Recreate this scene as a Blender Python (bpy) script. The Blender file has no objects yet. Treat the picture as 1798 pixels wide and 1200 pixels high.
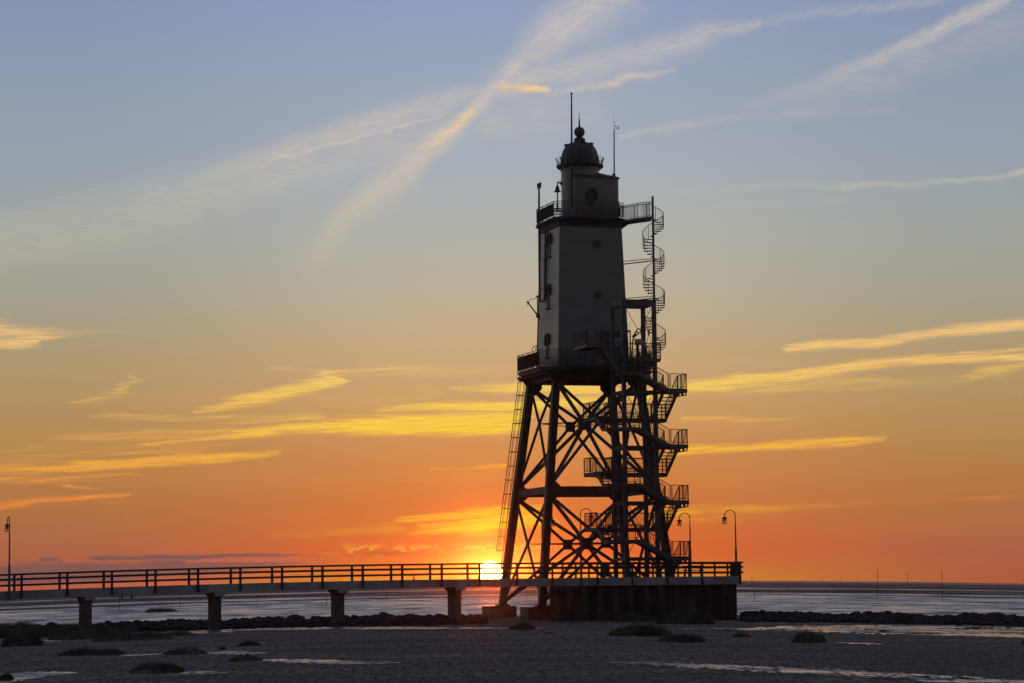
import bpy, bmesh, math, random
from mathutils import Vector, Matrix, noise as mnoise

C = bpy.context.scene.collection
SC = bpy.context.scene
R = math.radians
random.seed(11)

# ---------------------------------------------------------------- camera
F = 4495.0                      # focal length in photo pixels (90 mm on 36 mm)
EYE = 2.8
PITCH = math.atan(420.0 / F)
ROLL = -0.011
SAG = 0.0723                    # the flats fall away very slightly to both sides
cam_d = bpy.data.cameras.new('camera')
cam = bpy.data.objects.new('camera', cam_d)
C.objects.link(cam)
cam_d.lens = 90; cam_d.sensor_width = 36
cam_d.clip_start = 0.5; cam_d.clip_end = 60000
CM = Matrix.Rotation(math.pi / 2 + PITCH, 3, 'X') @ Matrix.Rotation(ROLL, 3, 'Z')
cam.matrix_world = Matrix.Translation((0, 0, EYE)) @ CM.to_4x4()
SC.camera = cam

def ray(px, py):
    return (CM @ Vector(((px - 899) / F, -(py - 600) / F, -1))).normalized()

def at(px, py, Y):
    d = ray(px, py)
    return Vector((0, 0, EYE)) + d * (Y / d.y)

def hy(px):
    return 1020 - 0.011 * (px - 899) + 13 * ((px - 899) / 899) ** 2

def sag(x, y):
    if y < 30: y = 30
    u = max(-0.5, min(0.5, x / y))
    return -SAG * u * u * y

def gp(px, py, dz=0.0):         # point of the flat ground seen at a photo pixel
    Y = EYE * F / max(0.5, py - hy(px))
    X = (px - 899) / F * Y
    return Vector((X, Y, sag(X, Y) + dz))

# ---------------------------------------------------------------- sky
def lin(c):
    return tuple(((v / 255) / 12.92 if v / 255 <= 0.04045 else ((v / 255 + 0.055) / 1.055) ** 2.4) for v in c)

W = bpy.data.worlds.new('World'); SC.world = W; W.use_nodes = True
nt = W.node_tree; nt.nodes.clear()

class NT:
    """small helper to write node maths as expressions"""
    def __init__(s, tree): s.t = tree
    def n(s, typ): return s.t.nodes.new(typ)
    def put(s, sock, v):
        if isinstance(v, bpy.types.NodeSocket): s.t.links.new(v, sock)
        else: sock.default_value = v
    def m(s, op, a, b=0.0, c=0.0, clamp=False):
        x = s.n('ShaderNodeMath'); x.operation = op; x.use_clamp = clamp
        s.put(x.inputs[0], a); s.put(x.inputs[1], b)
        if op in ('MULTIPLY_ADD', 'SMOOTH_MIN', 'SMOOTH_MAX'): s.put(x.inputs[2], c)
        return x.outputs[0]
    def ss(s, v, lo, hi, a=0.0, b=1.0):
        x = s.n('ShaderNodeMapRange'); x.interpolation_type = 'SMOOTHSTEP'
        s.put(x.inputs[0], v); s.put(x.inputs[1], lo); s.put(x.inputs[2], hi)
        s.put(x.inputs[3], a); s.put(x.inputs[4], b)
        return x.outputs[0]
    def ls(s, v, lo, hi, a=0.0, b=1.0):
        x = s.n('ShaderNodeMapRange')
        s.put(x.inputs[0], v); s.put(x.inputs[1], lo); s.put(x.inputs[2], hi)
        s.put(x.inputs[3], a); s.put(x.inputs[4], b)
        return x.outputs[0]
    def xyz(s, a, b, c=0.0):
        x = s.n('ShaderNodeCombineXYZ')
        s.put(x.inputs[0], a); s.put(x.inputs[1], b); s.put(x.inputs[2], c)
        return x.outputs[0]
    def noise(s, vec, scale=1.0, detail=4.0, rough=0.55, dist=0.0):
        x = s.n('ShaderNodeTexNoise')
        s.put(x.inputs['Vector'], vec); x.inputs['Scale'].default_value = scale
        x.inputs['Detail'].default_value = detail; x.inputs['Roughness'].default_value = rough
        x.inputs['Distortion'].default_value = dist
        return x.outputs[0]
    def mix(s, f, a, b):
        x = s.n('ShaderNodeMix'); x.data_type = 'RGBA'
        s.put(x.inputs[0], f)
        for i, v in ((6, a), (7, b)):
            if isinstance(v, bpy.types.NodeSocket): s.t.links.new(v, x.inputs[i])
            else: x.inputs[i].default_value = (*v, 1) if len(v) == 3 else v
        return x.outputs[2]
    def ramp(s, f, stops, interp='LINEAR'):
        x = s.n('ShaderNodeValToRGB'); r = x.color_ramp; r.interpolation = interp
        while len(r.elements) > 1: r.elements.remove(r.elements[-1])
        r.elements[0].position = stops[0][0]; r.elements[0].color = (*stops[0][1], 1)
        for p, c in stops[1:]:
            e = r.elements.new(p); e.color = (*c, 1)
        s.put(x.inputs[0], f)
        return x.outputs[0]

N = NT(nt)
tc = N.n('ShaderNodeTexCoord')
sep = N.n('ShaderNodeSeparateXYZ'); nt.links.new(tc.outputs['Generated'], sep.inputs[0])
dx, dy, dz = sep.outputs
AZ = N.m('MULTIPLY', N.m('ARCTAN2', dx, dy), F)          # azimuth, 4495 units per radian
EL = N.m('MULTIPLY', N.m('ARCSINE', dz), F)              # elevation, same units

def ae(px, py):
    d = ray(px, py)
    return math.atan2(d.x, d.y) * F, math.asin(d.z) * F

SUN_A, SUN_E = ae(860.5, 1006)

# clear gradient of the evening sky: near the sun and away from it
def stops(lst):
    return [(max(0.0, (1020 - y) / 5000.0 + 0.01), lin(c)) for y, c in lst]
near = stops([(1020, (242, 160, 36)), (1000, (240, 118, 34)), (970, (236, 98, 40)), (930, (224, 112, 48)), (880, (214, 121, 60)),
              (800, (212, 139, 78)), (720, (208, 156, 102)), (620, (202, 168, 126)), (520, (189, 176, 152)),
              (420, (178, 177, 168)), (300, (168, 174, 182)), (150, (155, 167, 186)), (0, (142, 158, 189)),
              (-600, (124, 142, 176)), (-1600, (112, 126, 154)), (-3500, (104, 114, 136))])
far = stops([(1020, (198, 100, 66)), (1000, (190, 98, 68)), (960, (178, 102, 70)), (920, (176, 110, 68)), (870, (178, 118, 68)),
             (790, (178, 132, 80)), (700, (178, 146, 98)), (620, (172, 152, 116)), (520, (164, 160, 142)),
             (420, (160, 164, 158)), (300, (152, 162, 172)), (150, (143, 156, 176)), (0, (133, 149, 178)),
             (-600, (116, 134, 168)), (-1600, (106, 120, 148)), (-3500, (100, 110, 132))])
t_el = N.m('ADD', N.m('DIVIDE', EL, 5000.0), 0.01, clamp=True)
dAZ = N.m('ABSOLUTE', N.m('SUBTRACT', AZ, SUN_A + 60))
f_az = N.ss(dAZ, 60.0, 860.0)
sky = N.mix(f_az, N.ramp(t_el, near), N.ramp(t_el, far))
# soft uneven bands in the low air
lowband = N.noise(N.xyz(N.m('DIVIDE', AZ, 700.0), N.m('DIVIDE', EL, 34.0), 3.1), 1.0, 4.0, 0.6)
lowfac = N.m('MULTIPLY', N.ss(EL, 560.0, 200.0), N.ls(lowband, 0.46, 0.78, 0.0, 0.14))
sky = N.mix(lowfac, sky, N.ramp(t_el, [(0.0, lin((238, 120, 40))), (0.04, lin((240, 140, 50))), (0.08, lin((240, 176, 80))), (0.13, lin((214, 176, 130)))]))

hor = N.m('MULTIPLY', N.m('EXPONENT', N.m('DIVIDE', N.m('ABSOLUTE', EL), -16.0)), N.m('EXPONENT', N.m('DIVIDE', N.m('ABSOLUTE', N.m('SUBTRACT', AZ, SUN_A + 60)), -230.0)))
sky = N.mix(N.m('MULTIPLY', hor, 0.6), sky, lin((246, 186, 40)))

# strokes: clouds and old contrails as soft capsules in azimuth / elevation
grp = bpy.data.node_groups.new('cloud_stroke', 'ShaderNodeTree')
for nm, st in (('P', 'NodeSocketVector'), ('A', 'NodeSocketVector'), ('BA', 'NodeSocketVector'), ('inv', 'NodeSocketFloat'),
               ('w0', 'NodeSocketFloat'), ('w1', 'NodeSocketFloat'), ('i0', 'NodeSocketFloat'), ('i1', 'NodeSocketFloat'), ('prev', 'NodeSocketFloat')):
    grp.interface.new_socket(nm, in_out='INPUT', socket_type=st)
grp.interface.new_socket('out', in_out='OUTPUT', socket_type='NodeSocketFloat')
G = NT(grp); gi = G.n('NodeGroupInput'); go = G.n('NodeGroupOutput'); I = gi.outputs
def vm(op, a, b=None, sc=None):
    x = G.n('ShaderNodeVectorMath'); x.operation = op
    G.put(x.inputs[0], a)
    if b is not None: G.put(x.inputs[1], b)
    if sc is not None: G.put(x.inputs['Scale'], sc)
    return x.outputs['Value'] if op in ('DOT_PRODUCT', 'LENGTH') else x.outputs['Vector']
# (each stroke waits for the one before it, which keeps the shader's memory small)
pa = vm('SUBTRACT', vm('ADD', I['P'], G.xyz(G.m('MULTIPLY', I['prev'], 1e-5), 0.0)), I['A'])
t = G.m('MULTIPLY', vm('DOT_PRODUCT', pa, I['BA']), I['inv'], clamp=True)
d = vm('LENGTH', vm('SUBTRACT', pa, vm('SCALE', I['BA'], sc=t)))
w = G.ls(t, 0.0, 1.0, I['w0'], I['w1'])
val = G.m('MULTIPLY', G.ss(G.m('DIVIDE', d, w), 2.0, 0.0), G.ls(t, 0.0, 1.0, I['i0'], I['i1']))
grp.links.new(G.m('MAXIMUM', val, I['prev']), go.inputs[0])

def strokes(P, lst):
    prev = 0.0
    for pts in lst:                      # polyline of (px, py, halfwidth, strength)
        for a, b in zip(pts[:-1], pts[1:]):
            A = ae(a[0], a[1]); B = ae(b[0], b[1])
            x = N.n('ShaderNodeGroup'); x.node_tree = grp
            nt.links.new(P, x.inputs['P'])
            x.inputs['A'].default_value = (A[0], A[1], 0)
            v = (B[0] - A[0], B[1] - A[1]); x.inputs['BA'].default_value = (v[0], v[1], 0)
            x.inputs['inv'].default_value = 1 / (v[0] ** 2 + v[1] ** 2)
            x.inputs['w0'].default_value = a[2]; x.inputs['w1'].default_value = b[2]
            x.inputs['i0'].default_value = a[3]; x.inputs['i1'].default_value = b[3]
            N.put(x.inputs['prev'], prev); prev = x.outputs[0]
    return prev

BASE = sky                       # the clear sky; the three cloud layers below are each only worked out where they lie

def warped(sx, sy, ax, ay, seed, detail=3, rough=0.55):
    x = N.n('ShaderNodeTexNoise'); x.inputs['Scale'].default_value = 1
    x.inputs['Detail'].default_value = detail; x.inputs['Roughness'].default_value = rough
    nt.links.new(N.xyz(N.m('DIVIDE', AZ, sx), N.m('DIVIDE', EL, sy), seed), x.inputs['Vector'])
    v = N.n('ShaderNodeVectorMath'); v.operation = 'MULTIPLY_ADD'
    nt.links.new(x.outputs['Color'], v.inputs[0]); v.inputs[1].default_value = (ax, ay, 0)
    nt.links.new(N.xyz(N.m('SUBTRACT', AZ, ax / 2), N.m('SUBTRACT', EL, ay / 2)), v.inputs[2])
    return v.outputs[0]

# --- high contrails
def high_sky():
    PH = warped(60.0, 40.0, 28, 28, 0.3, 6, 0.62)
    fine = N.noise(N.xyz(N.m('DIVIDE', N.m('ADD', AZ, EL), 40.0), N.m('DIVIDE', N.m('SUBTRACT', EL, N.m('MULTIPLY', AZ, 0.28)), 5.0)), 1.0, 4.0, 0.65)
    stri = N.noise(N.xyz(N.m('DIVIDE', AZ, 110.0), N.m('DIVIDE', N.m('ADD', EL, N.m('MULTIPLY', AZ, 0.17)), 4.6), 7.0), 1.0, 2.5, 0.55, 0.25)
    blot = N.noise(N.xyz(N.m('DIVIDE', AZ, 60.0), N.m('DIVIDE', EL, 34.0), 2.2), 1.0, 4.0, 0.6)
    crisp = strokes(PH, [
        [(330, 315, 8, .10), (420, 288, 14, .26), (520, 255, 16, .38), (640, 218, 17, .52), (760, 182, 16, .48), (850, 158, 10, .4)],
        [(400, 303, 4, .2), (500, 276, 4, .5), (640, 238, 4, .55), (770, 205, 3, .4)],
        [(868, 153, 3, .6), (905, 118, 4, .7), (945, 90, 4, .6)], [(700, 305, 3, .3), (790, 235, 4, .7), (828, 200, 4, .95)],
        [(1150, 93, 3, .4), (1250, 58, 4, .45), (1328, 43, 4, .6)],
        [(545, 480, 14, .10), (572, 425, 17, .22), (610, 372, 20, .5), (690, 312, 20, .54), (775, 245, 17, .72), (825, 200, 11, .8), (868, 155, 12, .62), (925, 100, 22, .45), (985, 45, 30, .44), (1060, -20, 40, .38)],
        [(893, 125, 3, .4), (960, 85, 4, .45), (1010, 40, 5, .5), (1075, -12, 6, .5)],
        [(880, 150, 7, .6), (962, 158, 5, .95)],
        [(872, 158, 13, .4), (960, 132, 16, .42), (1060, 108, 18, .34), (1160, 85, 18, .34), (1250, 55, 14, .34), (1330, 42, 7, .5)],
        [(960, 165, 5, .25), (1040, 152, 6, .45), (1110, 135, 6, .6), (1180, 124, 4, .3)],
        [(985, 140, 7, .3), (1040, 142, 6, .2)],
        [(1310, 190, 10, .10), (1430, 150, 13, .24), (1530, 106, 11, .42), (1640, 58, 10, .62), (1760, -5, 11, .7)],
        [(1530, 103, 3, .4), (1640, 54, 4, .6), (1760, -8, 4, .6)],
        [(1092, 240, 5, .34), (1180, 222, 7, .26), (1300, 206, 5, .14), (1420, 200, 4, .1), (1570, 192, 4, .15)],
        [(1190, 335, 5, .1), (1400, 326, 5, .2), (1510, 325, 5, .38), (1620, 323, 4, .3), (1798, 306, 4, .5)],
        [(1330, 42, 7, .18), (1440, 22, 7, .26), (1540, 14, 6, .3), (1660, -4, 5, .28)],
        [(1260, 363, 5, .12), (1480, 352, 4, .1)],
    ])
    veil = strokes(PH, [
        [(-30, 430, 46, .34), (180, 392, 46, .34), (400, 330, 36, .40), (600, 278, 30, .44), (800, 222, 28, .34)],
        [(850, 215, 24, .34), (930, 195, 44, .34), (1040, 190, 30, .16)],
        [(960, 70, 40, .34), (1080, 0, 50, .38)],
        [(880, 150, 30, .24), (1060, 120, 34, .24), (1230, 70, 26, .2)],
        [(1400, 190, 20, .16), (1560, 130, 26, .26), (1780, 40, 34, .26)],
        [(560, 440, 24, .14), (720, 320, 28, .2)],
    ])
    hi = N.m('ADD', N.m('MULTIPLY', crisp, N.ls(fine, 0.28, 0.68, 0.35, 1.2)),
             N.m('MULTIPLY', N.m('MULTIPLY', veil, N.ls(blot, 0.3, 0.65, 0.55, 1.15)), N.ls(stri, 0.30, 0.70, 0.42, 1.10)))
    hi = N.m('MULTIPLY', hi, 0.9, clamp=True)
    hicol = N.ramp(t_el, [(0.09, lin((206, 178, 140))), (0.13, lin((212, 198, 168))), (0.17, lin((220, 200, 178))), (0.20, lin((214, 200, 186)))])
    warm = strokes(PH, [[(882, 154, 7, .8), (955, 158, 5, 1.1)], [(760, 258, 7, .3), (830, 200, 7, .8)], [(1085, 140, 5, .3), (1165, 126, 4, .4)]])
    hicol = N.mix(N.m('MULTIPLY', warm, 1.0, clamp=True), hicol, lin((255, 206, 140)))
    return N.mix(hi, BASE, hicol)

# --- low sunlit cloud
def low_sky(lists):
    PL = warped(120.0, 13.0, 120, 17, 1.7, 5, 0.62)
    low = strokes(PL, lists)
    rag = N.noise(N.xyz(N.m('DIVIDE', AZ, 130.0), N.m('DIVIDE', N.m('SUBTRACT', EL, N.m('MULTIPLY', AZ, 0.06)), 6.0), 9.0), 1.0, 6.0, 0.66)
    broad = N.noise(N.xyz(N.m('DIVIDE', AZ, 210.0), N.m('DIVIDE', EL, 17.0), 5.0), 1.0, 5.0, 0.6)
    rg = N.m('SUBTRACT', N.m('ADD', N.m('MULTIPLY', rag, 0.65), N.m('MULTIPLY', broad, 0.35)), 0.5)
    v = N.m('ADD', low, N.m('MULTIPLY', N.m('MULTIPLY', rg, 2.3), N.ss(low, 0.0, 0.45)))
    soft = N.m('MULTIPLY', N.ss(v, 0.04, 0.75), 0.50)
    core = N.m('MULTIPLY', N.ss(v, 0.45, 1.2), 0.80)
    lowm = N.m('ADD', soft, core, clamp=True)
    lowcol = N.ramp(t_el, [(0.015, lin((250, 190, 40))), (0.026, lin((255, 222, 44))), (0.034, lin((255, 208, 44))), (0.046, lin((248, 158, 50))), (0.056, lin((255, 196, 54))), (0.066, lin((255, 216, 66))),
                           (0.074, lin((252, 208, 84))), (0.084, lin((250, 206, 112))), (0.10, lin((242, 198, 134)))])
    lowcol_far = N.ramp(t_el, [(0.02, lin((214, 120, 60))), (0.030, lin((228, 118, 58))), (0.040, lin((242, 142, 60))), (0.05, lin((250, 172, 62))), (0.06, lin((248, 182, 78))),
                               (0.08, lin((246, 196, 104))), (0.10, lin((246, 196, 130)))])
    fib = N.noise(N.xyz(N.m('DIVIDE', AZ, 70.0), N.m('DIVIDE', N.m('SUBTRACT', EL, N.m('MULTIPLY', AZ, 0.05)), 2.6), 2.0), 1.0, 4.0, 0.7)
    lowm = N.m('MULTIPLY', lowm, N.ls(fib, 0.30, 0.64, 0.46, 1.05), clamp=True)
    sky = N.mix(lowm, BASE, N.mix(N.ss(dAZ, 260.0, 620.0), lowcol, lowcol_far))
    return sky, PL

def low_left():
    sky, PL = low_sky([
    [(-20, 578, 16, .85), (45, 588, 12, .8), (120, 585, 9, .35), (230, 583, 5, .2)],
    [(-20, 605, 7, 1.), (65, 603, 6, .9)],
    [(140, 706, 4, .6), (205, 690, 8, .65), (240, 662, 9, .4)],
    [(350, 722, 7, .7), (430, 703, 11, .85), (520, 685, 12, 1.), (600, 668, 10, .9), (560, 655, 8, .6), (640, 650, 9, .4), (900, 652, 16, .25)],
    [(470, 645, 5, .35), (560, 652, 6, .4)],
    [(150, 732, 5, .35), (420, 736, 7, .5), (560, 735, 10, .45)],
    [(90, 768, 6, .35), (260, 766, 10, .5), (420, 760, 12, .55)],
    [(265, 781, 4, .7), (380, 768, 6, .9), (500, 752, 9, 1.), (680, 746, 14, 1.15), (905, 743, 17, 1.35)],
    [(670, 717, 6, .65), (800, 714, 8, 1.), (930, 712, 9, 1.2), (1060, 700, 9, .8)],
    [(800, 683, 6, .45), (940, 682, 11, .9), (1070, 678, 14, 1.)],
    [(560, 700, 20, .2), (760, 690, 22, .25)],
    [(-20, 826, 9, .8), (120, 822, 9, .85), (260, 812, 9, .95), (390, 804, 9, .95), (495, 794, 5, .6)],
    [(-20, 800, 14, .35), (200, 795, 16, .4), (400, 785, 12, .3)],
    [(-20, 842, 7, .6), (100, 842, 7, .55), (250, 832, 5, .35)],
    [(115, 853, 3, .5), (165, 857, 3, .45)],
    [(-20, 890, 7, .9), (80, 880, 5, .85), (225, 868, 4, .6)],
    [(760, 824, 3, .6), (880, 819, 4, .85)],
    [(560, 842, 10, .2), (860, 830, 18, .3)],
    [(470, 825, 3, .4), (500, 823, 3, .4)],
    [(700, 915, 6, .4), (860, 897, 8, .9), (960, 895, 8, .8)], [(740, 925, 4, .5), (860, 912, 6, 1.1), (960, 905, 6, .9)],
    [(720, 936, 6, .55), (850, 925, 12, 1.), (960, 912, 10, .65)],
    [(480, 940, 7, .25), (700, 928, 10, .35)],
    ])
    bn = N.noise(N.xyz(N.m('DIVIDE', AZ, 42.0), N.m('DIVIDE', EL, 15.0), 4.4), 1.0, 5.0, 0.6)
    bn2 = N.m('SUBTRACT', bn, 0.5)
    # the grey-violet bank lying on the left horizon and its ragged gilded rim
    bank = strokes(PL, [
        [(-80, 1012, 18, 1.), (120, 1008, 17, .95), (330, 998, 15, .85), (480, 990, 10, .6), (640, 984, 6, .12)],
        [(70, 982, 3, .8), (110, 982, 3, .7)],
        [(160, 981, 3, .9), (300, 978, 4, 1.), (500, 977, 3, .7), (640, 976, 2, .15)],
        [(610, 973, 5, .6), (700, 970, 6, .7), (850, 968, 5, .5)],
    ])
    bk = N.ss(N.m('ADD', bank, N.m('MULTIPLY', bn2, 0.8)), 0.15, 0.75)
    bankcol = N.mix(N.ss(AZ, ae(420, 980)[0], ae(700, 980)[0]), lin((112, 84, 92)), lin((176, 84, 52)))
    sky = N.mix(N.m('MULTIPLY', bk, 0.95), sky, bankcol)
    pk = strokes(PL, [[(330, 987, 5, .8), (430, 984, 5, .9), (560, 980, 4, .6)], [(120, 989, 3, .6), (230, 987, 3, .5)],
                      [(-60, 1034, 8, .8), (300, 1022, 9, .9), (520, 1012, 9, .6)]])
    sky = N.mix(N.ss(N.m('ADD', pk, N.m('MULTIPLY', bn2, 1.1)), 0.25, 1.0, 0.0, 0.8), sky, lin((220, 104, 84)))
    rimz = strokes(PL, [[(560, 968, 5, .35), (620, 966, 8, .8), (690, 968, 8, .8), (760, 964, 6, .6), (880, 962, 5, .6), (990, 962, 5, .5)]])
    ridge = N.m('ABSOLUTE', N.m('SUBTRACT', bn, 0.52))
    sky = N.mix(N.m('MULTIPLY', N.m('MULTIPLY', rimz, 1.5), N.ss(ridge, 0.05, 0.0), clamp=True), sky, lin((252, 176, 66)))
    # glow of the air round the sun, and the disc itself
    dsun = N.n('ShaderNodeVectorMath'); dsun.operation = 'DISTANCE'
    nt.links.new(N.xyz(AZ, EL), dsun.inputs[0]); dsun.inputs[1].default_value = (SUN_A, SUN_E, 0)
    ds = dsun.outputs['Value']
    sky = N.mix(N.m('MULTIPLY', N.m('EXPONENT', N.m('DIVIDE', ds, -40.0)), 0.15), sky, lin((252, 170, 30)))
    sky = N.mix(N.ss(ds, 29.0, 21.0), sky, lin((255, 232, 40)))
    return N.mix(N.ss(ds, 22.0, 19.5), sky, SUN_RAD)

def low_right():
    return low_sky([
    [(1375, 615, 5, .75), (1440, 606, 9, .95), (1540, 601, 8, .95), (1640, 587, 9, 1.), (1800, 568, 9, 1.)],
    [(1690, 622, 4, .5), (1810, 612, 5, .6)],
    [(1110, 700, 10, 1.), (1195, 684, 9, 1.1), (1320, 665, 9, 1.), (1420, 658, 10, 1.), (1520, 641, 10, 1.), (1620, 633, 8, .9), (1810, 627, 7, .9)],
    [(1210, 680, 14, .6), (1450, 674, 12, .5), (1700, 668, 7, .3)],
    [(1670, 672, 5, .45), (1730, 652, 9, .55), (1810, 638, 9, .55)],
    [(1195, 735, 6, .55), (1330, 738, 5, .4), (1410, 737, 3, .3)],
    [(1110, 640, 16, .2), (1400, 640, 12, .2)],
    [(1190, 790, 7, .9), (1330, 786, 7, .95), (1440, 777, 8, 1.), (1500, 773, 8, 1.), (1565, 771, 4, .6)],
    [(1150, 900, 10, .55), (1340, 893, 7, .55), (1560, 882, 5, .45), (1810, 872, 5, .5)],
    [(1150, 912, 8, .3), (1400, 905, 7, .2)],
    ])[0]

SUN_RAD = (75.0, 38.0, 6.0)
# dimmer sky on the side away from the sunset
STR = N.m('MULTIPLY', N.ls(dy, 0.2, -0.7, 1.0, 0.40), N.ls(EL, -60.0, -200.0, 1.0, 0.3))
def bgd(col):
    x = N.n('ShaderNodeBackground'); nt.links.new(col, x.inputs[0]); N.put(x.inputs[1], STR); return x.outputs[0]
def pick(f, a, b):
    x = N.n('ShaderNodeMixShader'); N.put(x.inputs[0], f); nt.links.new(a, x.inputs[1]); nt.links.new(b, x.inputs[2]); return x.outputs[0]
lowsh = pick(N.m('GREATER_THAN', AZ, ae(1100, 900)[0]), bgd(low_left()), bgd(low_right()))
cloudy = pick(N.m('GREATER_THAN', EL, 512.0), lowsh, bgd(high_sky()))
inside = N.m('MULTIPLY', N.m('LESS_THAN', N.m('ABSOLUTE', AZ), 1500.0), N.m('LESS_THAN', N.m('ABSOLUTE', EL), 1300.0))
out = N.n('ShaderNodeOutputWorld'); nt.links.new(pick(inside, bgd(BASE), cloudy), out.inputs[0])
W.cycles.sampling_method = 'MANUAL'; W.cycles.sample_map_resolution = 512

# ---------------------------------------------------------------- sun and exposure
sl = bpy.data.lights.new('sun', 'SUN'); sl.energy = 0.032; sl.angle = R(0.53); sl.color = (1.0, 0.10, 0.012)
so = bpy.data.objects.new('sun', sl); C.objects.link(so)
sa, se = SUN_A / F, R(0.35)
so.rotation_euler = Vector((math.sin(sa) * math.cos(se), math.cos(sa) * math.cos(se), math.sin(se))).to_track_quat('Z', 'Y').to_euler()
vs = SC.view_settings; SC.display_settings.display_device = 'sRGB'
vs.view_transform = 'Standard'; vs.look = 'None'; vs.exposure = 0; vs.gamma = 1; vs.use_curve_mapping = False
SC.cycles.max_bounces = 5; SC.cycles.use_denoising = True

# ---------------------------------------------------------------- materials
def mat(name, col, rough=0.6, metal=0.0, spec=0.4, vary=0.25, scale=3.0, bump=0.0, bscale=None, stretch=(1, 1, 1)):
    m = bpy.data.materials.new(name); m.use_nodes = True
    k = NT(m.node_tree); b = m.node_tree.nodes['Principled BSDF']
    b.inputs['Roughness'].default_value = rough; b.inputs['Metallic'].default_value = metal
    b.inputs['Specular IOR Level'].default_value = spec
    tc = k.n('ShaderNodeTexCoord'); mp = k.n('ShaderNodeMapping'); mp.inputs['Scale'].default_value = stretch
    m.node_tree.links.new(tc.outputs['Object'], mp.inputs[0])
    nz = k.noise(mp.outputs[0], scale, 5, 0.6)
    lo = tuple(c * (1 - vary) for c in col); hi_ = tuple(min(1, c * (1 + vary)) for c in col)
    m.node_tree.links.new(k.mix(k.ss(nz, 0.35, 0.65), lo, hi_), b.inputs['Base Color'])
    if bump:
        n2 = k.noise(mp.outputs[0], bscale or scale * 4, 5, 0.65)
        bp = k.n('ShaderNodeBump'); bp.inputs['Strength'].default_value = bump; bp.inputs['Distance'].default_value = 0.05
        m.node_tree.links.new(n2, bp.inputs['Height']); m.node_tree.links.new(bp.outputs[0], b.inputs['Normal'])
    return m

M = {}
M['steel'] = mat('black_painted_steel', (0.060, 0.050, 0.048), 0.55, spec=0.25, scale=0.8)
M['stair'] = mat('galvanised_dark_steel', (0.080, 0.083, 0.090), 0.55, spec=0.3, scale=2.0)
M['tower'] = mat('dark_painted_plate', (0.162, 0.160, 0.157), 0.36, spec=0.6, scale=0.5, vary=0.12, bump=0.15, bscale=1.2)
M['dome'] = mat('dark_dome_copper', (0.045, 0.045, 0.052), 0.45, spec=0.4, scale=1.0)
M['trim'] = mat('dark_trim', (0.040, 0.036, 0.036), 0.6, spec=0.25)
M['frame'] = mat('window_frame_paint', (0.11, 0.105, 0.105), 0.6, spec=0.3)
M['glass'] = mat('dark_window_glass', (0.03, 0.03, 0.033), 0.22, spec=0.4, vary=0.1)
M['door'] = mat('grey_door_paint', (0.24, 0.24, 0.26), 0.5)
M['sign'] = mat('pale_sign_board', (0.42, 0.42, 0.44), 0.5, vary=0.05)
M['ink'] = mat('sign_dark_print', (0.05, 0.05, 0.05), 0.6)
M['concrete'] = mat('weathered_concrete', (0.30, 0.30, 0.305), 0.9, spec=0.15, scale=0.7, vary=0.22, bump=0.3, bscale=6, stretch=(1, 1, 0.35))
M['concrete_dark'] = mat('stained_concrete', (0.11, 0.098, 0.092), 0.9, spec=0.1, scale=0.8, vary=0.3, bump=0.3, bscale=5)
M['wood'] = mat('dark_weathered_timber', (0.05, 0.043, 0.042), 0.8, spec=0.15, scale=4)
M['rust'] = mat('rusted_sheet_piling', (0.080, 0.062, 0.052), 0.9, spec=0.08, scale=1.3, vary=0.35, bump=0.3, bscale=5, stretch=(1, 1, 0.3))
M['rock'] = mat('wet_basalt', (0.032, 0.029, 0.028), 0.85, spec=0.12, scale=2.5, vary=0.4, bump=0.5, bscale=6)
M['grass'] = mat('salt_marsh_grass', (0.13, 0.115, 0.075), 0.8, spec=0.1, scale=0.7, vary=0.35)
M['white'] = mat('pale_enamel', (0.40, 0.43, 0.48), 0.4, vary=0.05)
M['withy'] = mat('bare_birch_withy', (0.03, 0.027, 0.025), 0.9, spec=0.1)
M['lampglass'] = mat('lamp_glass', (0.75, 0.75, 0.75), 0.05, vary=0.02)
_b = M['lampglass'].node_tree.nodes['Principled BSDF']; _b.inputs['Transmission Weight'].default_value = 0.92; _b.inputs['IOR'].default_value = 1.03

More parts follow.
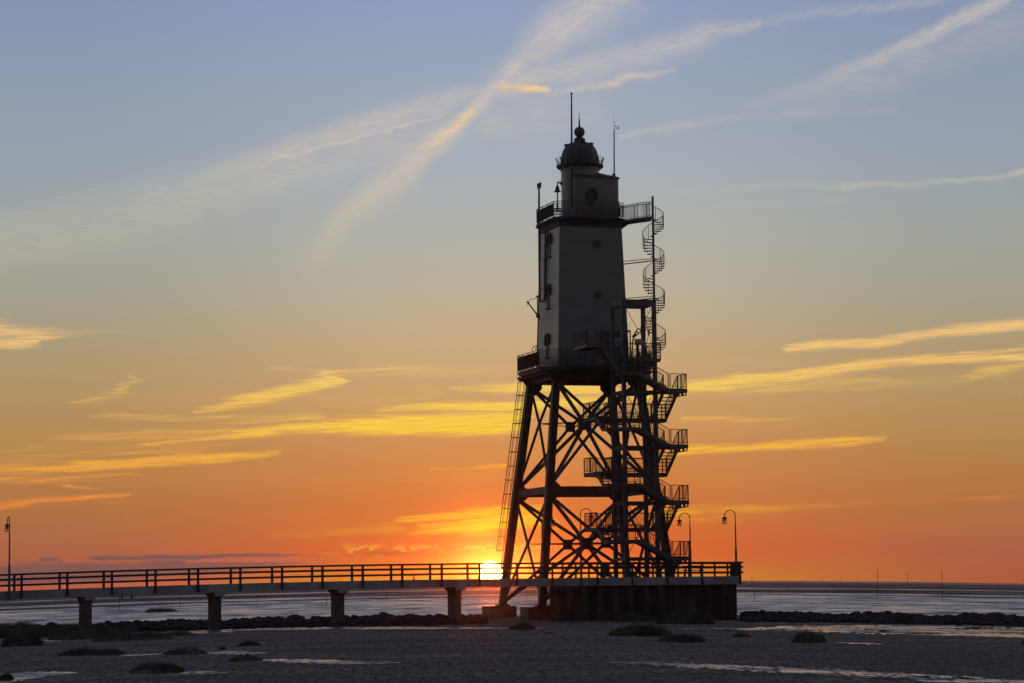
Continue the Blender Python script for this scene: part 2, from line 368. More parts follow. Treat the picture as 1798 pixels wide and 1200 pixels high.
# ---------------------------------------------------------------- mesh helpers
class MB:
    def __init__(s): s.v = []; s.f = []
    def add(s, vs, fs):
        o = len(s.v); s.v += [tuple(v) for v in vs]; s.f += [tuple(i + o for i in f) for f in fs]; return s
    def box(s, c, sz, rot=0.0, top=1.0):
        hx, hy_, hz = sz[0] / 2, sz[1] / 2, sz[2] / 2; cs, sn = math.cos(rot), math.sin(rot); vs = []
        for z, k in ((-hz, 1.0), (hz, top)):
            for x, y in ((-hx, -hy_), (hx, -hy_), (hx, hy_), (-hx, hy_)):
                x *= k; y *= k
                vs.append((c[0] + x * cs - y * sn, c[1] + x * sn + y * cs, c[2] + z))
        return s.add(vs, [(0, 3, 2, 1), (4, 5, 6, 7), (0, 1, 5, 4), (1, 2, 6, 5), (2, 3, 7, 6), (3, 0, 4, 7)])
    def beam(s, a, b, w, h=None, up=(0, 0, 1)):
        a = Vector(a); b = Vector(b); h = w if h is None else h
        d = (b - a).normalized(); up = Vector(up)
        if abs(d.dot(up)) > 0.98: up = Vector((0, 1, 0))
        x = d.cross(up).normalized() * (w / 2); y = x.cross(d).normalized() * (h / 2)
        vs = [p + q for p in (a, b) for q in (-x - y, x - y, x + y, -x + y)]
        return s.add(vs, [(0, 3, 2, 1), (4, 5, 6, 7), (0, 1, 5, 4), (1, 2, 6, 5), (2, 3, 7, 6), (3, 0, 4, 7)])
    def tube(s, pts, r, n=8, caps=True):
        pts = [Vector(p) for p in pts]; rs = r if isinstance(r, (list, tuple)) else [r] * len(pts)
        rings = []; ref = None
        for i, p in enumerate(pts):
            d = (pts[min(i + 1, len(pts) - 1)] - pts[max(i - 1, 0)]).normalized()
            if ref is None: ref = Vector((1, 0, 0)) if abs(d.x) < 0.9 else Vector((0, 1, 0))
            x = (ref - d * ref.dot(d)).normalized(); y = d.cross(x); ref = x
            rings.append([p + (x * math.cos(2 * math.pi * k / n) + y * math.sin(2 * math.pi * k / n)) * rs[i] for k in range(n)])
        vs = [v for g in rings for v in g]; fs = []
        for i in range(len(rings) - 1):
            for k in range(n):
                fs.append((i * n + k, i * n + (k + 1) % n, (i + 1) * n + (k + 1) % n, (i + 1) * n + k))
        if caps: fs += [tuple(range(n))[::-1], tuple(range((len(rings) - 1) * n, len(rings) * n))]
        return s.add(vs, fs)
    def lathe(s, c, prof, n=32):
        vs = []; fs = []
        for r, z in prof:
            for k in range(n):
                a = 2 * math.pi * k / n; vs.append((c[0] + r * math.cos(a), c[1] + r * math.sin(a), c[2] + z))
        m = len(prof)
        for i in range(m - 1):
            for k in range(n): fs.append((i * n + k, i * n + (k + 1) % n, (i + 1) * n + (k + 1) % n, (i + 1) * n + k))
        fs += [tuple(range(n))[::-1], tuple(range((m - 1) * n, m * n))]
        return s.add(vs, fs)
    def prism(s, pts, z0, z1, top_pts=None):
        n = len(pts); tp = top_pts or pts
        z0f = z0 if callable(z0) else (lambda p: z0); z1f = z1 if callable(z1) else (lambda p: z1)
        vs = [(p[0], p[1], z0f(p)) for p in pts] + [(p[0], p[1], z1f(p)) for p in tp]
        return s.add(vs, [tuple(range(n))[::-1], tuple(range(n, 2 * n))] + [(i, (i + 1) % n, n + (i + 1) % n, n + i) for i in range(n)])
    def extrude(s, poly, off):          # flat 3-d polygon given thickness along off
        n = len(poly); off = Vector(off)
        vs = [Vector(p) - off / 2 for p in poly] + [Vector(p) + off / 2 for p in poly]
        return s.add(vs, [tuple(range(n))[::-1], tuple(range(n, 2 * n))] + [(i, (i + 1) % n, n + (i + 1) % n, n + i) for i in range(n)])
    def build(s, name, m, parent=None, smooth=False, mw=None):
        me = bpy.data.meshes.new(name); me.from_pydata(s.v, [], s.f); me.materials.append(m)
        bm = bmesh.new(); bm.from_mesh(me); bmesh.ops.recalc_face_normals(bm, faces=bm.faces); bm.to_mesh(me); bm.free()
        if smooth:
            me.shade_smooth()
            me.set_sharp_from_angle(angle=R(38))
        o = bpy.data.objects.new(name, me); C.objects.link(o)
        if parent is not None:
            o.parent = parent
            if isinstance(parent.matrix_world, Matrix): o.matrix_parent_inverse = base_inv(parent)
        return o

def base_inv(p):
    m = Matrix.Identity(4); q = p
    while q is not None:
        m = Matrix.Translation(q.location) @ m; q = q.parent if q.type == 'EMPTY' else None
        if q is not None and q.type != 'EMPTY': q = q.parent
    return m.inverted() if p.type == 'EMPTY' else Matrix.Identity(4)

def tag(o, label=None, cat=None, group=None, kind=None):
    for k, v in (('label', label), ('category', cat), ('group', group), ('kind', kind)):
        if v: o[k] = v
    return o

def empty(name, loc, label, cat, group=None):
    o = bpy.data.objects.new(name, None); C.objects.link(o); o.location = loc; o.empty_display_size = 0.5
    return tag(o, label, cat, group)

# ---------------------------------------------------------------- ground, water
def sheet(name, m, us, ys, zf, keep=None):
    """grid laid out in fan-shaped cells (x = u*y) so it stays fine near and coarse far away"""
    vs = []; fs = []
    for y in ys:
        for u in us:
            x = u * y; vs.append((x, y, zf(x, y)))
    n = len(us)
    for j in range(len(ys) - 1):
        for i in range(n - 1): fs.append((j * n + i, j * n + i + 1, (j + 1) * n + i + 1, (j + 1) * n + i))
    me = bpy.data.meshes.new(name); me.from_pydata(vs, [], fs); me.materials.append(m); me.shade_smooth()
    o = bpy.data.objects.new(name, me); C.objects.link(o); o['kind'] = 'structure'
    return o

def ground_mat():
    m = bpy.data.materials.new('tidal_mud'); m.use_nodes = True
    k = NT(m.node_tree); L = m.node_tree.links; b = m.node_tree.nodes['Principled BSDF']
    g = k.n('ShaderNodeNewGeometry'); sp = k.n('ShaderNodeSeparateXYZ'); L.new(g.outputs['Position'], sp.inputs[0])
    X, Y = sp.outputs[0], sp.outputs[1]
    lg = k.m('LOGARITHM', Y, math.e)                                     # cells that grow with distance keep the flats textured out to sea
    # lumps and worm casts: long in Y because the flats are seen at a grazing angle only from far off; ridges run across
    fine = k.noise(k.xyz(k.m('MULTIPLY', X, 3.2), k.m('MULTIPLY', Y, 0.85)), 1.0, 8, 0.78)
    speck = k.noise(k.xyz(k.m('MULTIPLY', X, 7.0), k.m('MULTIPLY', Y, 1.3), 4.0), 1.0, 4, 0.7)
    mid = k.noise(k.xyz(k.m('MULTIPLY', X, 0.10), k.m('MULTIPLY', Y, 0.16)), 1.0, 6, 0.62)
    far = k.noise(k.xyz(k.m('DIVIDE', X, k.m('MULTIPLY', Y, 0.08)), k.m('MULTIPLY', lg, 11.0)), 1.0, 7, 0.66)
    isfar = k.ss(Y, 205.0, 260.0)
    c = k.mix(k.ss(mid, 0.3, 0.7), (0.185, 0.142, 0.116), (0.300, 0.235, 0.196))
    c = k.mix(k.ss(fine, 0.42, 0.54), k.mix(0.7, c, (0.04, 0.031, 0.026)), c)
    c = k.mix(k.m('MULTIPLY', k.ss(speck, 0.50, 0.64), 0.85), c, (0.020, 0.018, 0.018))
    c = k.mix(isfar, c, k.mix(k.ss(far, 0.38, 0.60), (0.035, 0.033, 0.036), (0.085, 0.085, 0.095)))
    L.new(c, b.inputs['Base Color'])
    wet = k.m('MULTIPLY', k.ss(far, 0.44, 0.64), isfar)
    damp = k.m('MULTIPLY', k.ss(k.m('ADD', k.m('MULTIPLY', fine, .5), k.m('MULTIPLY', mid, .5)), 0.54, 0.66), k.m('SUBTRACT', 1.0, isfar))
    L.new(k.m('SUBTRACT', 0.9, k.m('ADD', k.m('MULTIPLY', wet, 0.32), k.m('MULTIPLY', damp, 0.4))), b.inputs['Roughness'])
    L.new(k.m('ADD', 0.08, k.m('ADD', k.m('MULTIPLY', wet, 0.24), k.m('MULTIPLY', damp, 0.14))), b.inputs['Specular IOR Level'])
    bp = k.n('ShaderNodeBump'); bp.inputs['Strength'].default_value = 1.0; bp.inputs['Distance'].default_value = 0.16
    L.new(k.m('ADD', fine, k.m('MULTIPLY', speck, 0.4)), bp.inputs['Height']); L.new(bp.outputs[0], b.inputs['Normal'])
    return m

def water_mat(name, mud=None, r0=0.12, r1=0.45, tone=(0.03, 0.035, 0.045), sx=0.5, sy=0.35, bump=0.5, spec=0.5, dark=0.35):
    """water in bands of calm and ruffled surface; with mud, patches of bare mud break through it"""
    m = bpy.data.materials.new(name); m.use_nodes = True
    k = NT(m.node_tree); L = m.node_tree.links; b = m.node_tree.nodes['Principled BSDF']
    g = k.n('ShaderNodeNewGeometry'); sp = k.n('ShaderNodeSeparateXYZ'); L.new(g.outputs['Position'], sp.inputs[0])
    X, Y = sp.outputs[0], sp.outputs[1]; lg = k.m('LOGARITHM', Y, math.e)
    rip = k.noise(k.xyz(k.m('MULTIPLY', X, sx), k.m('MULTIPLY', Y, sy)), 1.0, 6, 0.65)
    if mud is None:
        bars = k.noise(k.xyz(k.m('DIVIDE', X, k.m('MULTIPLY', Y, 0.016)), k.m('MULTIPLY', lg, 20.0), 3.0), 1.0, 6, 0.68)
        calm = k.noise(k.xyz(k.m('DIVIDE', X, k.m('MULTIPLY', Y, 0.06)), k.m('MULTIPLY', lg, 9.0), 8.0), 1.0, 4, 0.6)
        ruf = k.ss(k.m('ADD', k.m('MULTIPLY', bars, .6), k.m('MULTIPLY', calm, .4)), 0.40, 0.60)
        L.new(k.ls(ruf, 0, 1, r0, r1), b.inputs['Roughness'])
        low_ = k.ss(k.m('ADD', k.m('MULTIPLY', bars, .7), k.m('MULTIPLY', calm, .3)), 0.50, 0.57)
        L.new(k.ls(low_, 0, 1, spec, spec * dark), b.inputs['Specular IOR Level'])
        L.new(k.mix(low_, tone, tuple(t * .35 for t in tone)), b.inputs['Base Color'])
    else:
        bars = k.noise(k.xyz(k.m('MULTIPLY', X, 0.10), k.m('MULTIPLY', Y, 0.22), 3.0), 1.0, 5, 0.65)
        edge = k.noise(k.xyz(k.m('MULTIPLY', X, 2.2), k.m('MULTIPLY', Y, 0.55), 5.0), 1.0, 7, 0.75)
        calm = k.noise(k.xyz(k.m('MULTIPLY', X, 0.22), k.m('MULTIPLY', Y, 0.30), 9.0), 1.0, 3, 0.6)
        mk = k.ss(k.m('ADD', k.m('MULTIPLY', bars, 0.4), k.m('MULTIPLY', edge, 0.6)), 0.5 + mud - .02, 0.5 + mud + .03)
        L.new(k.mix(mk, (0.05, 0.045, 0.045), tone), b.inputs['Base Color'])
        L.new(k.m('ADD', k.m('MULTIPLY', mk, k.ls(k.ss(calm, .44, .56), 0, 1, r1 - .9, r0 - .9)), 0.9), b.inputs['Roughness'])
        L.new(k.ls(mk, 0, 1, 0.08, spec), b.inputs['Specular IOR Level'])
    bp = k.n('ShaderNodeBump'); bp.inputs['Strength'].default_value = bump; bp.inputs['Distance'].default_value = 0.14
    L.new(rip, bp.inputs['Height']); L.new(bp.outputs[0], b.inputs['Normal'])
    return m

M['mud'] = ground_mat()
us = [-.6, -.5, -.42, -.36, -.32, -.29] + [-0.27 + 0.54 * i / 440 for i in range(441)] + [.29, .32, .36, .42, .5, .6]
ys = [20, 30, 40, 50, 58] + [62 * (205 / 62) ** (i / 400) for i in range(401)] + [212 * 1.06 ** i for i in range(80)]
ys = [y for y in ys if y < 5600] + [5700]
def gz(x, y):
    z = sag(x, y)
    if y < 205:
        z += 0.05 * (mnoise.noise(Vector((x * 0.10, y * 0.16, 3))) + 0.5 * mnoise.noise(Vector((x * 0.33, y * 0.4, 8))))
    return z
def gfine(x, y):
    z = gz(x, y)
    if 61 < y < 206 and abs(x) < .275 * y:           # worm casts, ripples and clods of the nearer flat
        a = mnoise.noise(Vector((x * 1.1, y * .45, 1))); b_ = mnoise.noise(Vector((x * 3.1, y * 1.3, 4))); c_ = mnoise.noise(Vector((x * 6.5, y * 3.0, 9)))
        q = mnoise.noise(Vector((x * .08, y * .05, 2)))
        z += (.016 * a + .020 * b_ + .018 * c_) * (1.0 + .9 * q) + .010 * math.sin(y * 5.2 + 1.5 * a + .3 * x)
    return z
sheet('ground', M['mud'], us, ys, gfine)

M['water'] = water_mat('channel_water', r0=0.20, r1=0.50, tone=(0.13, 0.14, 0.155), bump=0.5, spec=0.85, dark=0.10)
def chan_far(u):   # far shore of the tidal channel
    return 385 + 60 * math.sin(u * 9 + 1.0) + (90 if u < 0 else 40) * abs(u) * 4
def strip(name, m, ynear, yfar, dz=0.02, n=120, rows=14, ulim=0.6):
    vs = []; fs = []
    for j in range(rows + 1):
        for i in range(n + 1):
            u = -ulim + 2 * ulim * i / n
            a, b_ = ynear(u), yfar(u); y = a * (b_ / a) ** (j / rows); x = u * y
            vs.append((x, y, sag(x, y) + dz))
    for j in range(rows):
        for i in range(n): fs.append((j * (n + 1) + i, j * (n + 1) + i + 1, (j + 1) * (n + 1) + i + 1, (j + 1) * (n + 1) + i))
    me = bpy.data.meshes.new(name); me.from_pydata(vs, [], fs); me.materials.append(m); me.shade_smooth()
    o = bpy.data.objects.new(name, me); C.objects.link(o); o['kind'] = 'structure'; return o
strip('water', M['water'], lambda u: 199 + 3 * mnoise.noise(Vector((u * 30, 0, 0))),
      lambda u: chan_far(u) + 18 * mnoise.noise(Vector((u * 14, 5, 0))) + 6 * mnoise.noise(Vector((u * 60, 5, 0))), 0.07)
M['creek'] = water_mat('creek_water', r0=0.2, r1=0.5, tone=(0.07, 0.07, 0.08), dark=0.1)
strip('tidal_creek', M['creek'], lambda u: 470 + 25 * mnoise.noise(Vector((u * 8, 9, 0))), lambda u: 545 + 30 * mnoise.noise(Vector((u * 11, 12, 0))), 0.05, rows=4)
strip('tidal_creek', M['creek'], lambda u: 760 + 60 * mnoise.noise(Vector((u * 7, 29, 0))), lambda u: 850 + 90 * mnoise.noise(Vector((u * 9, 32, 0))), 0.06, rows=4)
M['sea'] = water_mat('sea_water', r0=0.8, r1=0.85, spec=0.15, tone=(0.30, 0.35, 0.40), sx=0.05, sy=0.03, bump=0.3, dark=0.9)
strip('sea', M['sea'], lambda u: 2150 + 80 * mnoise.noise(Vector((u * 6, 40, 0))), lambda u: 5650, 0.12, rows=20)

# pools left on the mud, outlined by (px, top, bottom) columns and laid at ground level
M['pool'] = water_mat('pool_water', mud=-0.09, r0=0.10, r1=0.42, tone=(0.06, 0.062, 0.068), sx=3.0, sy=1.2, bump=0.25, spec=0.6)
M['ripple_pool'] = water_mat('rippled_pool_water', mud=-0.03, r0=0.12, r1=0.42, tone=(0.05, 0.052, 0.06), sx=2.5, sy=0.9, bump=0.5, spec=0.6)
def pool(cols, m=None, name='water', mud=None):
    vs = []; fs = []; cc = []
    for a, b_ in zip(cols[:-1], cols[1:]):
        steps = max(2, int((b_[0] - a[0]) / 6))
        for i in range(steps): t_ = i / steps; cc.append(tuple(a[q] + (b_[q] - a[q]) * t_ for q in range(3)))
    cc.append(cols[-1])
    for i, (px, t0_, b0) in enumerate(cc):
        am = min(2.6, .5 + .28 * (b0 - t0_)); j = am * mnoise.noise(Vector((px * 0.09, cols[0][1], 1))); j2 = 1.3 * am * mnoise.noise(Vector((px * 0.11, cols[0][1], 6)))
        if i in (0, len(cc) - 1): j = j2 = 0
        for t_ in (0, .33, .66, 1):
            py = (t0_ + j) * (1 - t_) + (b0 + j2) * t_
            p = gp(px, py); z = gz(p.x, p.y) + 0.012; vs.append((p.x, p.y, z))
    for i in range(len(cc) - 1):
        for q in range(3): fs.append((i * 4 + q, i * 4 + q + 1, (i + 1) * 4 + q + 1, (i + 1) * 4 + q))
    me = bpy.data.meshes.new(name); me.from_pydata(vs, [], fs); me.materials.append(m or M['pool'])
    o = bpy.data.objects.new(name, me); C.objects.link(o); o['kind'] = 'structure'; return o
pool([(208, 1149, 1149.5), (225, 1147.3, 1150.3), (262, 1146.5, 1150), (284, 1146, 1147)])
pool([(348, 1146, 1146.5), (372, 1143, 1147), (392, 1142.5, 1148.5), (425, 1143.5, 1148.5), (468, 1145, 1146.5)])
pool([(440, 1158, 1159), (480, 1156.5, 1161), (540, 1157, 1164), (610, 1159, 1166.5), (680, 1162, 1165), (700, 1163.5, 1164)])
pool([(-20, 1184, 1202), (20, 1182, 1197), (45, 1180.5, 1192), (75, 1180, 1187), (105, 1179.5, 1184), (135, 1180, 1181)])
pool([(312, 1180, 1181), (335, 1177, 1182), (372, 1177, 1181), (398, 1179, 1179.6)], M['ripple_pool'])
pool([(1050, 1161, 1162), (1120, 1161, 1166), (1250, 1165, 1173), (1400, 1171, 1182), (1560, 1180, 1192), (1700, 1187, 1199), (1815, 1192, 1206)], M['ripple_pool'])
pool([(1230, 1103, 1104), (1300, 1102, 1106), (1400, 1098, 1108), (1500, 1098, 1111), (1620, 1099, 1114), (1720, 1100, 1118), (1830, 1102, 1122)])
pool([(1440, 1127, 1128), (1470, 1127, 1130), (1520, 1128, 1131), (1545, 1130, 1131)], M['ripple_pool'])
pool([(60, 1124, 1125), (90, 1122.5, 1126), (118, 1123, 1124)])
pool([(268, 1112, 1113), (320, 1108.5, 1113.5), (380, 1105.5, 1111), (450, 1103, 1107), (560, 1101.5, 1105), (700, 1101, 1104.5), (850, 1101.5, 1104.5), (960, 1102.5, 1104)])
pool([(960, 1102.5, 1104), (1060, 1103, 1104.4), (1180, 1103, 1105), (1235, 1103.2, 1104.6)], M['ripple_pool'])

# ---------------------------------------------------------------- lighthouse
TH = R(16.5)
O = at(1025.5, 665, 190); OX, OY = O.x, 190.0
dd = Vector((math.cos(TH), math.sin(TH), 0)); bb = Vector((-math.sin(TH), math.cos(TH), 0))
def T(p, q, z): return Vector((OX, OY, z)) + dd * p + bb * q
def zpx(py, px=1025, Y=190.0): return at(px, py, Y).z
LH = empty('lighthouse', (OX, OY, 0), 'tall dark lighthouse with square tapered tower on a splayed lattice of steel legs', 'lighthouse')

Z_TOP = zpx(668)              # underside of the gallery / head of the legs
Z_MID = zpx(864)
Z_FOOT = zpx(1064, 1000)
def leg_h(z):                 # half side of the leg square at height z
    return 3.15 + (5.05 - 3.15) * (Z_TOP - z) / (Z_TOP - Z_FOOT)
corner = {'B': (-1, -1), 'D': (1, -1), 'C': (1, 1), 'A': (-1, 1)}
def LP(k, z): h = leg_h(z); return T(corner[k][0] * h, corner[k][1] * h, z)
legs = {}
for k in 'BDCA':
    mb = MB()
    a, b_ = LP(k, Z_FOOT), LP(k, Z_TOP + 0.35)
    for sx_ in (-1, 1):      # two channels laced together
        mb.beam(a + dd * 0.19 * sx_, b_ + dd * 0.19 * sx_, 0.16, 0.50, up=bb)
    mb.beam(a, b_, 0.36, 0.10, up=bb)
    for z, s_ in ((Z_MID, 0.75), (Z_TOP - 0.15, 0.8)):   # gusset plates where beams and ties come in
        c_ = LP(k, z)
        for ax, sgn in ((dd, -corner[k][0]), (bb, -corner[k][1])):
            nrm = bb if ax is dd else dd
            pl = [c_ + Vector((0, 0, s_)), c_ + ax * sgn * 0.35 + Vector((0, 0, s_ * 1.0)), c_ + ax * sgn * 0.85 + Vector((0, 0, 0.3)),
                  c_ + ax * sgn * 0.85 - Vector((0, 0, 0.3)), c_ + ax * sgn * 0.35 - Vector((0, 0, s_)), c_ - Vector((0, 0, s_))]
            mb.extrude(pl, nrm * 0.06)
    mb.box(tuple(LP(k, Z_FOOT + 0.06)), (0.9, 0.9, 0.12), TH)
    legs[k] = mb.build('leg', M['steel'], LH)
    fo_ = T(corner[k][0] * (leg_h(Z_FOOT) + .25), corner[k][1] * leg_h(Z_FOOT), Z_FOOT / 2 - 0.05)
    f = MB().box(tuple(fo_), (2.15, 2.0, Z_FOOT + 0.1), TH)
    f.build('footing', M['concrete_dark'], LH)
faces = [('A', 'B', -1), ('B', 'D', 1), ('D', 'C', -1), ('C', 'A', 1)]
ZC = [zpx(745, 1025, 190), zpx(955, 1025, 190)]
panels = [(Z_MID + 0.25, Z_TOP - 0.35), (Z_FOOT + 0.25, Z_MID - 0.35)]
for k1, k2, big in faces:
    # ring beam at mid height
    MB().beam(LP(k1, Z_MID), LP(k2, Z_MID), 0.22, 0.52).build('ring_beam', M['steel'], LH)
    hb = MB().beam(LP(k1, Z_TOP + 0.1), LP(k2, Z_TOP + 0.1), 0.25, 0.5); hb.build('ring_beam', M['steel'], LH)
    for (z0, z1), zc in zip(panels, ZC):
        c_ = (LP(k1, zc) + LP(k2, zc)) / 2
        mb = MB(); ax = (LP(k2, zc) - LP(k1, zc)).normalized(); nrm = ax.cross(Vector((0, 0, 1)))
        for k, z in ((k1, z0), (k2, z0), (k1, z1), (k2, z1)):
            e = LP(k, z); tgt = c_ + (e - c_).normalized() * (0.30 if big > 0 else 0.05)
            mb.beam(e, tgt, 0.19 if big > 0 else 0.14, 0.21 if big > 0 else 0.16, up=nrm)
        if big > 0:
            mb.extrude([c_ + ax * 0.36 * a_ + Vector((0, 0, 0.38 * b2)) for a_, b2 in ((-1, -.75), (-.75, -1), (.75, -1), (1, -.75), (1, .75), (.75, 1), (-.75, 1), (-1, .75))], nrm * 0.14)
        else:
            mb.extrude([c_ + ax * 0.2 * a_ + Vector((0, 0, 0.26 * b2)) for a_, b2 in ((-1, -1), (1, -1), (1, 1), (-1, 1))], nrm * 0.08)
        mb.build('cross_brace', M['steel'], LH)
# braces through the middle: legs to a big central node in each storey, with thin level ties
for (z0, z1), zc in zip(panels, ZC):
    c_ = T(0, 0, zc)
    mb = MB()
    for k in 'ABCD':
        for z in (z0, z1):
            e = LP(k, z); mb.beam(e, c_ + (e - c_).normalized() * 0.5, 0.19, 0.21)
    mb.prism([T(x * 0.47, y * 0.47, 0)[:2] for x, y in ((-1, -.4), (-.4, -1), (.4, -1), (1, -.4), (1, .4), (.4, 1), (-.4, 1), (-1, .4))], zc - 0.42, zc + 0.42)
    mb.build('centre_node', M['steel'], LH)
    mb = MB()
    mids = [(LP(a_, zc) + LP(b2, zc)) / 2 for a_, b2, _ in faces]
    for p_ in mids: mb.tube([p_, c_], 0.035, 6)
    for i in range(4): mb.tube([mids[i], mids[(i + 1) % 4]], 0.035, 6)
    mb.build('tie_rod', M['steel'], LH)

def octagon(h, c): return [(-h + c, -h), (h - c, -h), (h, -h + c), (h, h - c), (h - c, h), (-h + c, h), (-h, h - c), (-h, -h + c)]
def oct_xy(h, c): return [tuple(T(p, q, 0)[:2]) for p, q in octagon(h, c)]
def railing(path, z, hgt, name, parent, m, step=0.16, closed=True, skip=(), r=0.016, post=0.032, double=True, post_step=1.35):
    """railing with close upright bars along a closed or open path of (x, y)"""
    mb = MB(); n = len(path); seg = [(path[i], path[(i + 1) % n]) for i in range(n if closed else n - 1)]
    for i, (a, b_) in enumerate(seg):
        if i in skip: continue
        a = Vector((a[0], a[1], 0)); b_ = Vector((b_[0], b_[1], 0)); ln = (b_ - a).length
        Z = Vector((0, 0, 1))
        mb.beam(a + Z * (z + hgt), b_ + Z * (z + hgt), 0.06, 0.045)
        if double: mb.beam(a + Z * (z + hgt - 0.13), b_ + Z * (z + hgt - 0.13), 0.03, 0.025)
        mb.beam(a + Z * (z + 0.12), b_ + Z * (z + 0.12), 0.04, 0.03)
        for j in range(int(ln / step) + 1):
            p = a.lerp(b_, min(1, j * step / ln)); mb.beam(p + Z * (z + 0.12), p + Z * (z + hgt - (0.13 if double else 0)), r * 2)
        for j in range(int(ln / post_step) + 1):
            p = a.lerp(b_, j / max(1, int(ln / post_step))); mb.beam(p + Z * (z - 0.22), p + Z * (z + hgt), post * 2)
    return mb.build(name, m, parent)

# lower gallery
GZ = zpx(655, 905, 191.5)
lg = MB().prism(oct_xy(4.36, 1.6), GZ - 0.10, GZ)
lg.prism(oct_xy(4.26, 1.55), GZ - 0.32, GZ - 0.11)
low_gal = lg.build('lower_gallery', M['steel'], LH)
jo = MB()
for i in range(-4, 5):
    if i: jo.beam(T(i * 0.95, -4.1 if abs(i) < 3 else -3.2, GZ - 0.40), T(i * 0.95, 4.1 if abs(i) < 3 else 3.2, GZ - 0.40), 0.10, 0.18)
jo.build('joist', M['steel'], low_gal)
railing(oct_xy(4.33, 1.6), GZ, 1.24, 'railing', low_gal, M['steel'], step=0.135, r=0.022)
# curved brackets from the leg heads out to the gallery edge
for k in 'ABCD':
    br = MB()
    sx_, sy_ = corner[k]; h = 3.15
    for ax in ((sx_, 0), (0, sy_), (sx_ * .75, sy_ * .75)):
        o_ = T(sx_ * h, sy_ * h, 0); dv = (dd * ax[0] + bb * ax[1])
        pts = [o_ + Vector((0, 0, GZ - 0.33)), o_ + dv * 1.12 + Vector((0, 0, GZ - 0.33)), o_ + dv * 0.95 + Vector((0, 0, GZ - 0.50)),
               o_ + dv * 0.60 + Vector((0, 0, GZ - 0.65)), o_ + dv * 0.38 + Vector((0, 0, GZ - 0.95)), o_ + dv * 0.28 + Vector((0, 0, GZ - 1.35)), o_ + Vector((0, 0, GZ - 1.5))]
        br.extrude(pts, dv.cross(Vector((0, 0, 1))).normalized() * 0.22)
        pts2 = [o_ + Vector((0, 0, GZ - 0.33)), o_ - dv * 1.3 + Vector((0, 0, GZ - 0.33)), o_ - dv * 0.9 + Vector((0, 0, GZ - 0.60)),
                o_ - dv * 0.45 + Vector((0, 0, GZ - 0.85)), o_ - dv * 0.28 + Vector((0, 0, GZ - 1.5)), o_ + Vector((0, 0, GZ - 1.5))]
        br.extrude(pts2, dv.cross(Vector((0, 0, 1))).normalized() * 0.2)
    br.build('bracket', M['steel'], low_gal)

# tapered tower body
UZ = zpx(381, 1000, 187.0)     # upper gallery floor
BB, BT = 2.74, 2.37
def body_h(z): return BB + (BT - BB) * (z - GZ) / (UZ - GZ)
CP = -0.12                     # body sits a touch to the left
def Bp(x, y, z): return T(CP + x, y, z)
bd = MB()
cut = 0.10
def cutsq(h, z, c=cut): return [tuple(Bp(p, q, z)[:2]) for p, q in octagon(h, c)]
bd.prism(cutsq(BB, 0), GZ, UZ - 0.35, cutsq(body_h(UZ - 0.35), 0))
body = bd.build('tower_body', M['tower'], LH)
sm = MB()
for fz in (0.2, 0.42, 0.63, 0.84):       # plate seams
    z = GZ + (UZ - GZ) * fz; sm.prism(cutsq(body_h(z) + 0.012, 0), z - 0.03, z + 0.03)
for sx_, sy_ in corner.values():
    sm.beam(Bp(sx_ * (BB - .03), sy_ * (BB - .03), GZ), Bp(sx_ * (body_h(UZ - .4) - .03), sy_ * (body_h(UZ - .4) - .03), UZ - 0.4), 0.12, 0.12, up=bb)
sm.prism(cutsq(BB + 0.05, 0), GZ + 0.004, GZ + 0.3)
sm.build('seam', M['tower'], body)
co = MB(); t0 = body_h(UZ - 0.35)
for z0, z1, e in ((UZ - 0.62, UZ - 0.5, 0.16), (UZ - 0.50, UZ - 0.36, 0.07), (UZ - 0.36, UZ - 0.22, 0.15), (UZ - 0.22, UZ - 0.07, 0.26)):
    co.prism(cutsq(t0 + e, 0), z0, z1)
co.build('cornice', M['trim'], body)

